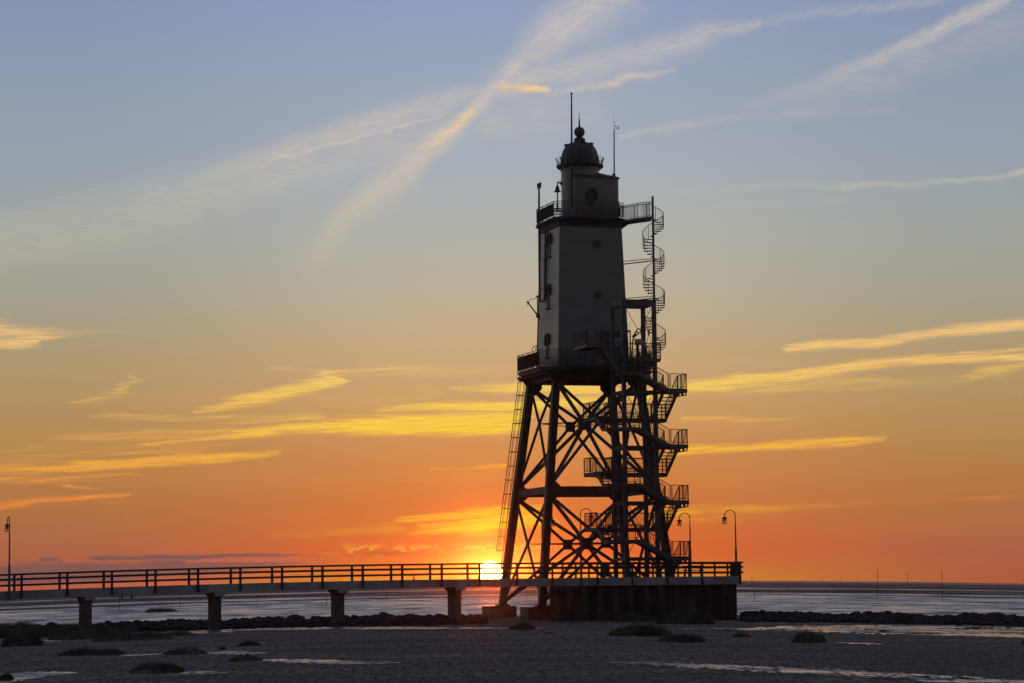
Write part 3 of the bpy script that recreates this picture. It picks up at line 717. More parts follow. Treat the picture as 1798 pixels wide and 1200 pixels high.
def arch_pts(w, h, n=8):       # outline in (s, t)
    r = w / 2
    return [(-r, 0), (r, 0)] + [(r * math.cos(math.pi * i / n), h - r + r * math.sin(math.pi * i / n)) for i in range(n + 1)]
def window(parent, org, sx, up, nrm, w=0.55, h=1.55, hood=True, inner=True):
    """arched window lying on a wall: org = bottom centre, sx = sideways, nrm = outwards"""
    def P(s_, t_, o_): return org + sx * s_ + up * t_ + nrm * o_
    fr = MB()
    out_ = arch_pts(w, h); inn = [(s_ * 0.74, 0.07 + t_ * 0.93) for s_, t_ in out_]
    n = len(out_)
    for i in range(n):
        j = (i + 1) % n
        a, b_, c_, d_ = out_[i], out_[j], inn[j], inn[i]
        fr.add([P(*a, -.05), P(*b_, -.05), P(*c_, -.05), P(*d_, -.05), P(*a, .05), P(*b_, .05), P(*c_, .05), P(*d_, .05)],
               [(0, 1, 2, 3), (4, 7, 6, 5), (0, 4, 5, 1), (1, 5, 6, 2), (2, 6, 7, 3), (3, 7, 4, 0)])
    if inner:
        fr.beam(P(0, .05, .02), P(0, h - .1, .02), 0.05, 0.05, up=nrm)
        for t_ in (h * .33, h * .6): fr.beam(P(-w * .38, t_, .02), P(w * .38, t_, .02), 0.04, 0.04, up=nrm)
    fo = fr.build('window', M['frame'], parent)
    gl = MB().extrude([P(s_, t_, 0.0) for s_, t_ in inn], nrm * 0.02); gl.build('pane', M['glass'], fo)
    if hood:
        hd = MB(); r0, r1 = w / 2 + .02, w / 2 + .17; m_ = 10
        for i in range(m_):
            a0, a1 = math.pi * i / m_, math.pi * (i + 1) / m_
            q = [(r0 * math.cos(a0), h - w / 2 + r0 * math.sin(a0)), (r1 * math.cos(a0), h - w / 2 + r1 * math.sin(a0)),
                 (r1 * math.cos(a1), h - w / 2 + r1 * math.sin(a1)), (r0 * math.cos(a1), h - w / 2 + r0 * math.sin(a1))]
            hd.extrude([P(s_, t_, .08) for s_, t_ in q], nrm * 0.20)
        for sg in (-1, 1):
            hd.extrude([P(sg * r0, h - w / 2, .08), P(sg * r1, h - w / 2, .08), P(sg * r1, h - w / 2 - .42, .08), P(sg * r0, h - w / 2 - .38, .08)], nrm * 0.20)
        hd.build('hood', M['trim'], fo)
        MB().extrude([P(-w / 2 - .1, -.02, .06), P(w / 2 + .1, -.02, .06), P(w / 2 + .1, -.12, .06), P(-w / 2 - .1, -.12, .06)], nrm * 0.16).build('sill', M['trim'], fo)
    return fo
for py in (450, 540, 627):     # three arched windows on the left wall
    z = zpx(py, 962, 189.0); h = body_h(z + .8)
    org = Bp(-h - 0.005, 0.0, z); tl = (BT - BB) / (UZ - GZ)
    upv = Vector((0, 0, 1)) - dd * tl; window(body, org, bb * -1, upv.normalized(), dd * -1, 0.62, 1.62)
for py in (427, 516):          # portholes on the near wall
    z = zpx(py, 1039, 187.3); h = body_h(z); c_ = Bp(0.45, -h, z)
    rg = MB(); rg.tube([c_ - bb * 0.02, c_ - bb * 0.09], 0.30, 20); fo = rg.build('porthole', M['frame'], body, smooth=True)
    MB().tube([c_ - bb * 0.085, c_ - bb * 0.10], 0.21, 20).build('pane', M['glass'], fo)

# upper gallery
ug = MB().prism([tuple(Bp(p, q, 0)[:2]) for p, q in octagon(2.80, 0.65)], UZ - 0.07, UZ + 0.03)
for i in range(-8, 9):        # short joists under the rim, with light between them
    for sg in (-1, 1):
        ug.beam(Bp(i * 0.31, sg * 2.3, UZ - 0.14), Bp(i * 0.31, sg * 2.74, UZ - 0.14), 0.07, 0.13)
        ug.beam(Bp(sg * 2.3, i * 0.31, UZ - 0.14), Bp(sg * 2.74, i * 0.31, UZ - 0.14), 0.07, 0.13)
up_gal = ug.build('upper_gallery', M['steel'], LH)
railing([tuple(Bp(p, q, 0)[:2]) for p, q in octagon(2.76, 0.65)], UZ + 0.03, 1.14, 'railing', up_gal, M['steel'], step=0.13, skip=(2,), r=0.02)

# lantern: drum, small gallery, dome, ball, spire
LC = Bp(0.02, 0.0, 0)
DZ = zpx(291, 1019, 190)
HZ = zpx(313, 1060, 190)
lt = MB().lathe((LC.x, LC.y, 0), [(1.42, UZ + 0.03), (1.42, DZ - 0.5), (1.46, DZ - 0.45), (1.46, DZ - 0.3), (1.42, DZ - .28), (1.42, DZ)], 40)
drum = lt.build('lantern_room', M['tower'], LH, smooth=True)
ro = MB().lathe((LC.x, LC.y, 0), [(1.30, DZ - 0.30), (1.76, DZ - 0.10), (1.78, DZ - 0.02), (1.62, DZ), (1.52, DZ + 0.02)], 40)
for k in range(16):
    a = 2 * math.pi * k / 16; ro.beam((LC.x + 1.4 * math.cos(a), LC.y + 1.4 * math.sin(a), DZ - 0.42), (LC.x + 1.75 * math.cos(a), LC.y + 1.75 * math.sin(a), DZ - 0.12), 0.07)
rg_ = ro.build('lantern_gallery', M['dome'], drum, smooth=True)
rl = MB()
for j in range(6):
    rr = 1.66 + 0.03 * j; z = DZ + 0.06 + j * 0.085
    rl.tube([(LC.x + rr * math.cos(2 * math.pi * k / 40), LC.y + rr * math.sin(2 * math.pi * k / 40), z) for k in range(41)], 0.014, 5, caps=False)
for k in range(14):
    a = 2 * math.pi * (k + .35) / 14; rl.beam((LC.x + 1.62 * math.cos(a), LC.y + 1.62 * math.sin(a), DZ - .05), (LC.x + 1.83 * math.cos(a), LC.y + 1.83 * math.sin(a), DZ + 0.52), 0.05)
rl.build('railing', M['steel'], drum)
prof = [(1.46, DZ + 0.0), (1.46, DZ + 0.10)]
for i in range(0, 15):
    t_ = i / 14; a = t_ * R(78)
    prof.append((0.36 + 1.07 * math.cos(a) ** 0.80 - 0.02, DZ + 0.12 + 1.60 * math.sin(a)))
prof += [(0.42, DZ + 1.80), (0.38, DZ + 1.88), (0.44, DZ + 1.93), (0.44, DZ + 1.99), (0.34, DZ + 2.03), (0.30, DZ + 2.12)]
dm = MB().lathe((LC.x, LC.y, 0), prof, 40)
dome = dm.build('dome', M['dome'], LH, smooth=True)
rb = MB()
for k in range(16):
    a = 2 * math.pi * k / 16
    pts = [(LC.x + (r_ + .012) * math.cos(a), LC.y + (r_ + .012) * math.sin(a), z) for r_, z in prof[2:-6]]
    rb.tube(pts, 0.03, 5)
rb.build('rib', M['dome'], dome)
BZ = zpx(232.5, 1018, 190)
bl = MB().lathe((LC.x, LC.y, BZ), [(0.41 * math.cos(R(a)), 0.41 * math.sin(R(a))) for a in range(-80, 90, 10)], 28)
bl.build('ball', M['dome'], dome, smooth=True)
sz = zpx(196, 1018, 190)
MB().tube([(LC.x, LC.y, BZ + 0.35), (LC.x, LC.y, BZ + 0.5), (LC.x, LC.y, BZ + 0.95), (LC.x, LC.y, BZ + 1.0), (LC.x, LC.y, sz)], [0.10, 0.065, 0.06, 0.03, 0.01], 10).build('spire', M['dome'], dome)
for a, rr, z in ((R(195), 1.02, DZ + 1.28), (R(330), .98, DZ + 1.33), (R(285), .75, DZ + 1.50), (R(60), 1.0, DZ + 1.3), (R(120), 1.0, DZ + 1.3)):
    c_ = Vector((LC.x + rr * math.cos(a), LC.y + rr * math.sin(a), z))
    MB().lathe(tuple(c_), [(0.13, -0.25), (0.11, 0.1), (0.12, 0.14), (0.20, 0.17), (0.22, 0.24), (0.12, 0.30), (0.03, 0.34)], 12).build('vent', M['dome'], dome, smooth=True)

# service room wrapped round the drum
sr = MB()
x0, x1, hd_ = -0.95, 2.62, 1.50
zt = HZ - 0.18
poly = [(x0, -hd_), (x1 - .25, -hd_), (x1 - .07, -hd_ + .07), (x1, -hd_ + .25), (x1, hd_ - .25), (x1 - .25, hd_), (x0, hd_)]
sr.prism([tuple(Bp(p, q, 0)[:2]) for p, q in poly], UZ + 0.03, zt)
serv = sr.build('service_room', M['tower'], LH)
ep = [(x0 - .08, -hd_ - .08), (x1 - .2, -hd_ - .08), (x1 + .08, -hd_ + .2), (x1 + .08, hd_ - .2), (x1 - .2, hd_ + .08), (x0 - .08, hd_ + .08)]
rf = MB().prism([tuple(Bp(p, q, 0)[:2]) for p, q in ep], zt, zt + 0.13)
rf.prism([tuple(Bp(p, q, 0)[:2]) for p, q in ep], zt + 0.132, zt + 0.16, [tuple(Bp(p, q, 0)[:2]) for p, q in [(x0, -hd_ * .5), (1.0, -hd_ * .6), (1.1, -hd_ * .5), (1.1, hd_ * .5), (1.0, hd_ * .6), (x0, hd_ * .5)]])
vv = rf.v[-6:]; rf.v[-6:] = [(a, b_, zt + 0.52) for a, b_, _ in vv]
rf.build('roof', M['dome'], serv)
mb = MB().tube([Bp(x1 - .33, -hd_ + .3, zt + .13), Bp(x1 - .33, -hd_ + .3, zt + .42)], 0.13, 10); mb.build('vent', M['dome'], serv)
window(serv, Bp(0.42, -hd_ - .01, zpx(353, 1037, 187.5)), dd, Vector((0, 0, 1)), bb * -1, 0.5, 0.95, hood=True, inner=False)
# door in the drum on the left, and the flat-topped porch round it
do = MB(); dc = Bp(-0.97, -1.22, 0)
do.box((dc.x, dc.y, UZ + 1.03), (0.10, 0.56, 1.9), TH); door = do.build('door', M['door'], serv)

# entrance porch on the lower gallery with its picture board
pz0, pz1 = GZ, zpx(579, 1050, 186)
po = MB()
for p_ in (0.75, 2.45):
    for q_ in (-2.85, -3.55): po.beam(T(p_, q_, pz0), T(p_, q_, pz1), 0.09)
for q_ in (-2.85, -3.55): po.beam(T(0.70, q_, pz1), T(2.5, q_, pz1), 0.10, 0.10)
for p_ in (0.75, 2.45): po.beam(T(p_, -3.5, pz1), T(p_, -2.85, pz1), 0.09)
porch = po.build('porch', M['stair'], LH)
MB().box(tuple(T(1.6, -2.80, (pz0 + pz1) / 2)), (1.6, 0.08, pz1 - pz0 - 0.2), TH).build('door', M['stair'], porch)
bz = zpx(599, 1054, 186); bc = T(1.28, -3.62, bz)
sb = MB().box(tuple(bc), (0.66, 0.05, 0.52), TH).build('picture_board', M['sign'], porch)
ink = MB()
def bq(s_, t_): return bc + dd * s_ - bb * 0.033 + Vector((0, 0, t_))
for poly_ in ([(-.26, .06), (-.18, .18), (-.12, .10), (-.16, -.02), (-.10, -.18), (-.15, -.2), (-.20, -.06), (-.24, -.2), (-.28, -.2)],
              [(.02, -.2), (.08, -.2), (.10, .12), (.20, .12), (.20, -.2), (.26, -.2), (.26, .17), (.04, .17)],
              [(.12, -.2), (.18, -.2), (.18, .02), (.12, .02)]):
    ink.extrude([bq(a, b_) for a, b_ in poly_], bb * 0.008)
ink.build('picture', M['ink'], sb)

# caged ladder down the outside of the far-left leg
la = MB(); cg = MB()
za, zb_ = zpx(672, 920, 193), zpx(1000, 880, 195)
zc0 = zpx(968, 880, 195)
def LA(z, s_, o_): return LP('A', z) - dd * (0.46 + o_) - bb * (s_ + 0.1)
la.beam(LA(za, .22, 0), LA(zb_, .22, 0), 0.05); la.beam(LA(za, -.22, 0), LA(zb_, -.22, 0), 0.05)
nr = int((za - zb_) / 0.28)
for i in range(nr + 1):
    z = za + (zb_ - za) * i / nr; la.tube([LA(z, .22, 0), LA(z, -.22, 0)], 0.014, 5)
    if i % 8 == 3:
        for s_ in (.22, -.22): la.beam(LA(z, s_, 0), LA(z, s_, -0.36), 0.04)
ladder = la.build('ladder', M['steel'], LH)
nh = 13
for i in range(nh):
    z = za + (zc0 - za) * i / (nh - 1)
    ring_ = [LA(z, 0.24, 0)] + [LA(z, 0.36 * math.cos(R(a)), 0.22 + 0.38 * math.sin(R(a))) for a in range(-10, 191, 25)] + [LA(z, -0.24, 0)]
    cg.tube(ring_, 0.022, 5)
for a in (5, 48, 90, 132, 175):
    cg.beam(LA(za, 0.36 * math.cos(R(a)), 0.22 + 0.38 * math.sin(R(a))), LA(zc0, 0.36 * math.cos(R(a)), 0.22 + 0.38 * math.sin(R(a))), 0.03, 0.012)
cg.build('cage', M['steel'], ladder)

# pipe loop on the left wall, carrying the twin lamps above the gallery
pt = at(946.5, 400, 190.5); pb = at(948, 528, 190.5); w_ = M['steel']
pole = MB().tube([at(946.5, 340, 190.5), pt, at(947.5, 524, 190.5), at(949, 529, 190.5), at(952, 530, 190.3), at(955.5, 528, 190.2), at(956.5, 520, 190.1), at(958, 400, 190.0)], 0.075, 8)
for py in (457, 507): pole.beam(at(946, py, 190.5), at(960, py, 189.6), 0.04)
pl_ = empty('lamp_pole', (pt.x, pt.y, pb.z), 'black pipe pole with twin lamps rising past the left corner of the upper gallery', 'lamp pole')
pole.build('pole', M['steel'], pl_, smooth=True)
for px, p0, p1 in ((944.8, 322.5, 331), (948.6, 321, 330)):
    l_ = MB().tube([at(px, p1, 190.5), at(px, p0, 190.5)], [0.075, 0.09], 10); l_.build('lamp', M['trim'], pl_)
MB().beam(at(944, 331, 190.5), at(949.5, 330, 190.5), 0.06).beam(at(946.5, 330, 190.5), at(946.5, 342, 190.5), 0.13).build('bracket', M['steel'], pl_)

# davit on the left wall
dv0 = at(943.8, 556, 190.6)
dav = empty('davit', tuple(dv0), 'small jib crane with slack cable bolted to the left wall of the tower', 'crane')
MB().beam(at(943.8, 519, 190.6), at(943.8, 558, 190.6), 0.08).beam(at(942, 520.5, 190.6), at(947.5, 520.5, 190.3), 0.1).beam(at(942, 556, 190.6), at(948, 560, 190.3), 0.12).beam(at(943, 552, 190.6), at(946.5, 557, 190.4), 0.16).build('post', M['steel'], dav)
MB().tube([at(944, 554, 190.6), at(927, 531.5, 190.9)], [0.06, 0.045], 8).beam(at(925, 530, 190.9), at(929, 533, 190.9), 0.12).build('boom', M['steel'], dav)
MB().tube([at(927, 531, 190.9), at(930, 527.5, 190.9), at(934, 525.5, 190.8), at(938, 525.5, 190.7), at(941, 523.5, 190.6), at(944, 521, 190.6)], 0.022, 6).tube([at(926.8, 532, 190.9), at(926.8, 537, 190.9)], 0.03, 5).build('cable', M['steel'], dav)
lad = MB()     # hoops at the head of the ladder above the lower gallery rail
for k_ in (0, 1):
    lad.tube([at(934 + 6 * k_ + x, 616 - 1.5 * k_ - y, 192.5) for x, y in ((0, 0), (1, 4), (4, 7.5), (8, 9), (12, 9))], 0.03, 6)
lad.build('ladder_hoop', M['steel'], LH)

# flagpole, wind mast, bell
fp = at(1004.5, 368, 187.0); fe = empty('flagpole', tuple(fp), 'tall bare flagpole rising in front of the lantern dome', 'flagpole')
MB().tube([fp, at(1003.8, 260, 187), at(1003.5, 166, 187)], [0.10, 0.075, 0.05], 10).build('pole', M['trim'], fe)
MB().lathe(tuple(at(1003.5, 165, 187)), [(0.09, -0.03), (0.10, 0.03), (0.05, 0.08)], 10).build('truck', M['trim'], fe)
MB().tube([fp - Vector((0, 0, .1)), fp + Vector((0, 0, .12))], 0.14, 10).build('foot', M['door'], fe)
mp_ = at(1078.5, 315, 189.0); me_ = empty('wind_mast', tuple(mp_), 'thin pale mast with a small anemometer above the service room roof', 'mast')
MB().tube([mp_, at(1078.3, 232, 189), at(1078.2, 231, 189), at(1078, 202, 189)], [0.055, 0.045, 0.02, 0.008], 8).build('pole', M['door'], me_)
mb = MB().tube([at(1078.2, 232, 189), at(1082.5, 225.5, 189)], 0.02, 5).tube([at(1080, 222, 189), at(1086, 226.5, 189)], 0.015, 5)
for px, py in ((1081, 222), (1086, 223), (1085.5, 226.5)):
    c_ = at(px, py, 189); mb.lathe(tuple(c_), [(0.02, -.05), (0.06, 0), (0.03, .05)], 8)
mb.build('anemometer', M['trim'], me_)
bp_ = at(979, 372, 187.6); be = empty('fog_bell', tuple(bp_), 'black bell hung on a post at the left corner of the upper gallery', 'bell')
MB().tube([bp_, at(979, 338, 187.6)], 0.05, 8).build('post', M['trim'], be)
bt = at(978.7, 337.5, 187.6)
MB().lathe(tuple(bt), [(0.26, 0), (0.27, .03), (0.20, .08), (0.155, .2), (0.135, .36), (0.10, .43), (0.05, .46), (0.04, .62)], 20).build('bell', M['trim'], be, smooth=True)
MB().beam(at(978.5, 321, 187.6), at(988, 321, 187.9), 0.08).extrude([at(981, 321, 187.7), at(987, 321, 187.9), at(987, 328, 187.9)], Vector((0, .1, 0))).tube([at(979, 319, 187.6), at(979, 327, 187.6)], 0.04, 6).tube([at(981, 318.5, 187.7), at(986, 312, 187.9)], 0.015, 5).build('bracket', M['trim'], be)
MB().box(tuple(at(979, 367, 187.6)), (0.62, 0.4, 0.05)).box(tuple(at(979, 370.5, 187.6)), (0.7, 0.4, 0.05)).build('base', M['trim'], be)

# ---------------------------------------------------------------- stair tower in front of the lighthouse
SY = 182.0
S0 = at(1114, 720, SY)
def S(p, q, z): return Vector((S0.x, SY, z)) + dd * p + bb * q
def zs(py): return at(1114, py, SY).z
ST = empty('stair_tower', (S0.x, SY, 3.0), 'open steel stair tower with flights winding round four posts in front of the lighthouse', 'stair tower')
SM = M['stair']; DECK = 2.95
HF = 1.17
ZT = zs(529)
for sx_, sy_ in corner.values():
    MB().beam(S(sx_ * HF, sy_ * HF, DECK), S(sx_ * HF, sy_ * HF, ZT), 0.27, 0.27, up=bb).build('post', SM, ST)
ft = MB()
for a, b_ in ((('A'), ('B')), ('B', 'D'), ('D', 'C'), ('C', 'A')):
    ft.beam(S(corner[a][0] * HF, corner[a][1] * HF, ZT - 0.22), S(corner[b_][0] * HF, corner[b_][1] * HF, ZT - 0.22), 0.24, 0.40)
ft.build('top_frame', SM, ST)
FL = zs(632)
fr = MB().prism([tuple(S(p, q, 0)[:2]) for p, q in ((-2.1, -1.5), (1.5, -1.5), (1.5, 1.5), (-2.1, 1.5))], FL - 0.24, FL)
fr.prism([tuple(S(p, q, 0)[:2]) for p, q in ((-2.0, 1.51), (1.3, 1.51), (1.3, 3.0), (-2.0, 3.0))], FL - 0.20, FL - 0.02)
tp = fr.build('top_platform', SM, ST)

def rail3(mb, pts, h=1.05, step=0.125, first=True, last=True, kick=True):
    Z = Vector((0, 0, 1))
    for i, (a, b_) in enumerate(zip(pts[:-1], pts[1:])):
        a = Vector(a); b_ = Vector(b_); ln = (b_ - a).length
        mb.beam(a + Z * h, b_ + Z * h, 0.045)
        mb.beam(a + Z * 0.12, b_ + Z * 0.12, 0.03)
        n = max(1, int(ln / step))
        for j in range(1, n): p = a.lerp(b_, j / n); mb.beam(p + Z * 0.12, p + Z * h, 0.016)
        if first or i: mb.beam(a - Z * 0.15, a + Z * (h + .02), 0.07)
        if last or i < len(pts) - 2: mb.beam(b_ - Z * 0.15, b_ + Z * (h + .02), 0.07)
def holed(mb, a, b_, z1, d0, d1, n=4, th=0.06):
    """cantilever plate below a landing, pierced by a row of openings"""
    a = Vector(a); b_ = Vector(b_); Z = Vector((0, 0, 1)); nrm = (b_ - a).cross(Z).normalized() * th
    def q(t0_, t1_, u0, u1):
        def pt(t_, u_): D = d0 + (d1 - d0) * t_; return a.lerp(b_, t_) * 1.0 + Z * (z1 - u_ * D - 0)
        mb.extrude([pt(t0_, u0), pt(t1_, u0), pt(t1_, u1), pt(t0_, u1)], nrm)
    q(0, 1, 0, .52); q(0, 1, .86, 1)
    for i in range(n + 1):
        c_ = i / n; q(max(0, c_ - .30 / n), min(1, c_ + .30 / n), .52, .86)
def flight(name, a0, a1, b0, b1, n, parent):
    """a0,a1: top edge ends (inner, outer); b0,b1: bottom edge ends. returns the part"""
    mb = MB(); a0, a1, b0, b1 = map(Vector, (a0, a1, b0, b1)); Z = Vector((0, 0, 1))
    for e0, e1 in ((a0, b0), (a1, b1)): mb.beam(e0 - Z * 0.13, e1 - Z * 0.13, 0.07, 0.30)
    run = (b0 - a0) / n; rn = Vector((run.x, run.y, 0))
    for i in range(1, n):
        l_ = a0.lerp(b0, i / n); r_ = a1.lerp(b1, i / n)
        mb.extrude([l_ - rn * .5, r_ - rn * .5, r_ + rn * .6, l_ + rn * .6], Z * 0.05)
    return mb.build(name, SM, parent)
def slab(mb, ps, z, th=0.22):
    mb.prism([tuple(S(p, q, 0)[:2]) for p, q in ps], z - 0.06, z)
    n = len(ps)
    for i in range(n):
        a, b_ = ps[i], ps[(i + 1) % n]; mb.beam(S(*a, z - 0.065 - th / 2), S(*b_, z - 0.065 - th / 2), 0.07, th)
TURN = 97 * SY / F
R1 = zs(687)
lo, hi_p = -2.95, 3.0
def right_landing(z, flight_down=True):
    l_ = MB(); ps = ((1.62, -2.7), (hi_p, -2.7), (hi_p, -0.9), (1.62, -0.9)); slab(l_, ps, z, 0.20)
    holed(l_, S(1.75, -2.62, 0), S(hi_p, -2.62, 0), z - .06, 0.62, 0.42)
    o = l_.build('landing', SM, ST)
    r_ = MB(); rail3(r_, [S(1.75, -2.68, z), S(hi_p - .05, -2.68, z)], first=True)
    rail3(r_, [S(hi_p - .03, -2.66, z), S(hi_p - .03, -1.6, z), S(hi_p - .03, -0.9, z)])
    r_.beam(S(hi_p - .05, -2.55, z + 1.05), S(hi_p - .05, -2.0, z + 0.05), 0.04)
    r_.build('railing', SM, o)
def turn(z, last=False):
    dz1, dz2 = 1.82, 0.92
    L_ = z - dz1; Fz = L_ - dz2; Rn = z - TURN
    if not last:
        f_ = flight('flight', S(1.9, -.9, z), S(2.95, -.9, z), S(1.9, 1.7, L_), S(2.95, 1.7, L_), 8, ST)
        r_ = MB(); rail3(r_, [S(2.95, -.9, z), S(2.95, 1.7, L_)]); rail3(r_, [S(1.9, -.9, z), S(1.9, 1.7, L_)]); r_.build('railing', SM, f_)
        w_ = MB(); slab(w_, ((lo, 1.7), (hi_p, 1.7), (hi_p, 2.7), (lo, 2.7)), L_, 0.22)
        slab(w_, ((lo, 0.0), (-1.75, 0.0), (-1.75, 1.69), (lo, 1.69)), L_, 0.22)
        holed(w_, S(-1.8, 0.05, 0), S(lo, 0.05, 0), L_ - .06, 0.50, 0.40, 3)
        for p_ in (-1.17, 1.17): w_.beam(S(p_, 1.17, L_ - .2), S(p_, 2.65, L_ - .2), 0.1, 0.2)
        w = w_.build('landing', SM, ST)
        r_ = MB(); rail3(r_, [S(hi_p, 1.7, L_), S(hi_p, 2.68, L_), S(0, 2.68, L_), S(lo, 2.68, L_), S(lo, 1.3, L_), S(lo, 0.0, L_)])
        rail3(r_, [S(1.85, 1.72, L_), S(-1.7, 1.72, L_), S(-1.75, 0.0, L_)])
        r_.beam(S(lo, .1, L_ + 1.05), S(lo, .9, L_ + .05), 0.04); r_.build('railing', SM, w)
        f_ = flight('flight', S(-1.8, 0, L_), S(-2.9, 0, L_), S(-1.8, -1.5, Fz), S(-2.9, -1.5, Fz), 5, ST)
        r_ = MB(); rail3(r_, [S(-1.8, 0, L_), S(-1.8, -1.5, Fz)]); rail3(r_, [S(-2.95, 0, L_), S(-2.95, -1.5, Fz)]); r_.build('railing', SM, f_)
        w_ = MB(); slab(w_, ((lo, -2.7), (-.6, -2.7), (-.6, -1.5), (lo, -1.5)), Fz, 0.18)
        w_.beam(S(-1.17, -1.17, Fz - .2), S(-1.17, -2.6, Fz - .2), 0.1, 0.2)
        w = w_.build('landing', SM, ST)
        r_ = MB(); rail3(r_, [S(lo, -1.5, Fz), S(lo, -2.68, Fz), S(-.6, -2.68, Fz)]); rail3(r_, [S(-1.7, -1.52, Fz), S(-.6, -1.52, Fz)], first=False); r_.build('railing', SM, w)
        f_ = flight('flight', S(-.6, -1.6, Fz), S(-.6, -2.65, Fz), S(1.62, -1.6, Rn), S(1.62, -2.65, Rn), 6, ST)
        r_ = MB(); rail3(r_, [S(-.6, -2.68, Fz), S(1.62, -2.68, Rn)], first=False); rail3(r_, [S(-.6, -1.58, Fz), S(1.62, -1.58, Rn)], first=False); r_.build('railing', SM, f_)
    return Rn
# head of the stair: short walkway and flight from the lower gallery level
Fz = R1 + (TURN - 1.82 - 0.92)
w_ = MB(); slab(w_, ((-1.9, -2.7), (-.6, -2.7), (-.6, -1.5), (-1.9, -1.5)), Fz, 0.2); w = w_.build('landing', SM, ST)
r_ = MB(); rail3(r_, [S(-1.9, -2.68, Fz), S(-.6, -2.68, Fz)]); r_.build('railing', SM, w)
f_ = flight('flight', S(-.6, -1.6, Fz), S(-.6, -2.65, Fz), S(1.62, -1.6, R1), S(1.62, -2.65, R1), 6, ST)
r_ = MB(); rail3(r_, [S(-.6, -2.68, Fz), S(1.62, -2.68, R1)]); rail3(r_, [S(-.6, -1.58, Fz), S(1.62, -1.58, R1)]); r_.build('railing', SM, f_)
ztop = GZ + 0.9
f_ = flight('flight', S(-3.3, -1.6, ztop), S(-3.3, -2.65, ztop), S(-1.9, -1.6, Fz), S(-1.9, -2.65, Fz), 9, ST)
r_ = MB(); rail3(r_, [S(-3.3, -2.68, ztop), S(-1.9, -2.68, Fz)]); rail3(r_, [S(-3.3, -1.58, ztop), S(-1.9, -1.58, Fz)]); r_.build('railing', SM, f_)
w_ = MB(); slab(w_, ((-4.4, -2.7), (-3.3, -2.7), (-3.3, 0.3), (-4.4, 0.3)), ztop, 0.18); w = w_.build('landing', SM, ST)
r_ = MB(); rail3(r_, [S(-3.3, -2.68, ztop), S(-4.38, -2.68, ztop), S(-4.38, 0.3, ztop)]); r_.build('railing', SM, w)
z = R1
levels = []
for i in range(4):
    right_landing(z); levels.append(z)
    if i < 3: z = turn(z)
f_ = flight('flight', S(1.9, -.9, z), S(2.95, -.9, z), S(1.9, 1.2, DECK + .1), S(2.95, 1.2, DECK + .1), 6, ST)
r_ = MB(); rail3(r_, [S(2.95, -.9, z), S(2.95, 1.2, DECK)]); rail3(r_, [S(1.9, -.9, z), S(1.9, 1.2, DECK)]); r_.build('railing', SM, f_)
for z in levels + [R1 + TURN / 2, ]:       # frames tying the posts together at every landing
    mb = MB()
    for a, b_ in (('A', 'B'), ('B', 'D'), ('D', 'C'), ('C', 'A')):
        mb.beam(S(corner[a][0] * HF, corner[a][1] * HF, z - .15), S(corner[b_][0] * HF, corner[b_][1] * HF, z - .15), 0.16, 0.24)
    if z in levels: mb.beam(S(HF - .1, -HF, z - .2), S(HF + 1.7, -HF, z - .2), 0.12, 0.2)
    mb.build('cross_frame', SM, ST)
# rod bracing meeting in rings
zz = [DECK + .1] + levels[::-1] + [FL, ZT - .3]
for z0, z1 in zip(zz[:-1], zz[1:]):
    for a, b_ in (('B', 'D'), ('D', 'C')):
        if z1 - z0 < 1.2: continue
        A0, A1 = S(corner[a][0] * HF, corner[a][1] * HF, z0), S(corner[a][0] * HF, corner[a][1] * HF, z1)
        B0, B1 = S(corner[b_][0] * HF, corner[b_][1] * HF, z0), S(corner[b_][0] * HF, corner[b_][1] * HF, z1)
        c_ = (A0 + B1) / 2; ax = (B0 - A0).normalized(); mb = MB()
        for e in (A0, A1, B0, B1): mb.tube([e, c_ + (e - c_).normalized() * 0.15], 0.022, 5)
        mb.tube([c_ + ax * 0.15 * math.cos(2 * math.pi * k / 14) + Vector((0, 0, 0.15 * math.sin(2 * math.pi * k / 14))) for k in range(15)], 0.045, 6, caps=False)
        mb.build('rod_brace', SM, ST)
r_ = MB(); rail3(r_, [S(-2.1, -1.48, FL), S(-.2, -1.48, FL), S(1.5, -1.48, FL), S(1.5, 1.48, FL)]); rail3(r_, [S(1.3, 2.98, FL), S(-2.0, 2.98, FL)]); r_.build('railing', SM, tp)

# spiral stair up to the upper gallery
PY_ = 187.6; PX = at(1148, 480, PY_).x
zb2, zt2, zp2 = at(1148, 634, PY_).z, UZ + 0.03, at(1148, 345, PY_).z
SPI = empty('spiral_staircase', (PX, PY_, zb2), 'slender steel spiral staircase climbing one tall post beside the tower to its upper gallery', 'spiral staircase')
MB().tube([(PX, PY_, zb2 - .3), (PX, PY_, zp2)], 0.085, 12).build('centre_post', SM, SPI, smooth=True)
RAD, PITCH_ = 0.78, 70 * PY_ / F
def ang(z): return 2 * math.pi * (z - at(1148, 399, PY_).z) / PITCH_
def HP(r_, z, up=0.0): a = ang(z); return Vector((PX + r_ * math.cos(a), PY_ + r_ * math.sin(a), z + up))
nt_ = int((zt2 - zb2) / (PITCH_ / 15)); tr = MB(); bars = MB()
for i in range(nt_):
    z = zt2 - (i + 1) * PITCH_ / 15; da = 2 * math.pi / 15 * .62; a = ang(z)
    def W_(r_, a_): return Vector((PX + r_ * math.cos(a_), PY_ + r_ * math.sin(a_), z))
    tr.extrude([W_(.07, a - da * .6), W_(RAD, a - da), W_(RAD, a + da * .4), W_(.07, a + da * .6)], Vector((0, 0, 0.055)))
    for j in (0, .5): zz_ = z - j * PITCH_ / 15; p_ = HP(RAD + .01, zz_); bars.beam(p_ + Vector((0, 0, -.03 + (zz_ - z) * -1)), p_ + Vector((0, 0, 1.0)), 0.018 if (i % 4 or j) else 0.05)
tr.build('treads', SM, SPI)
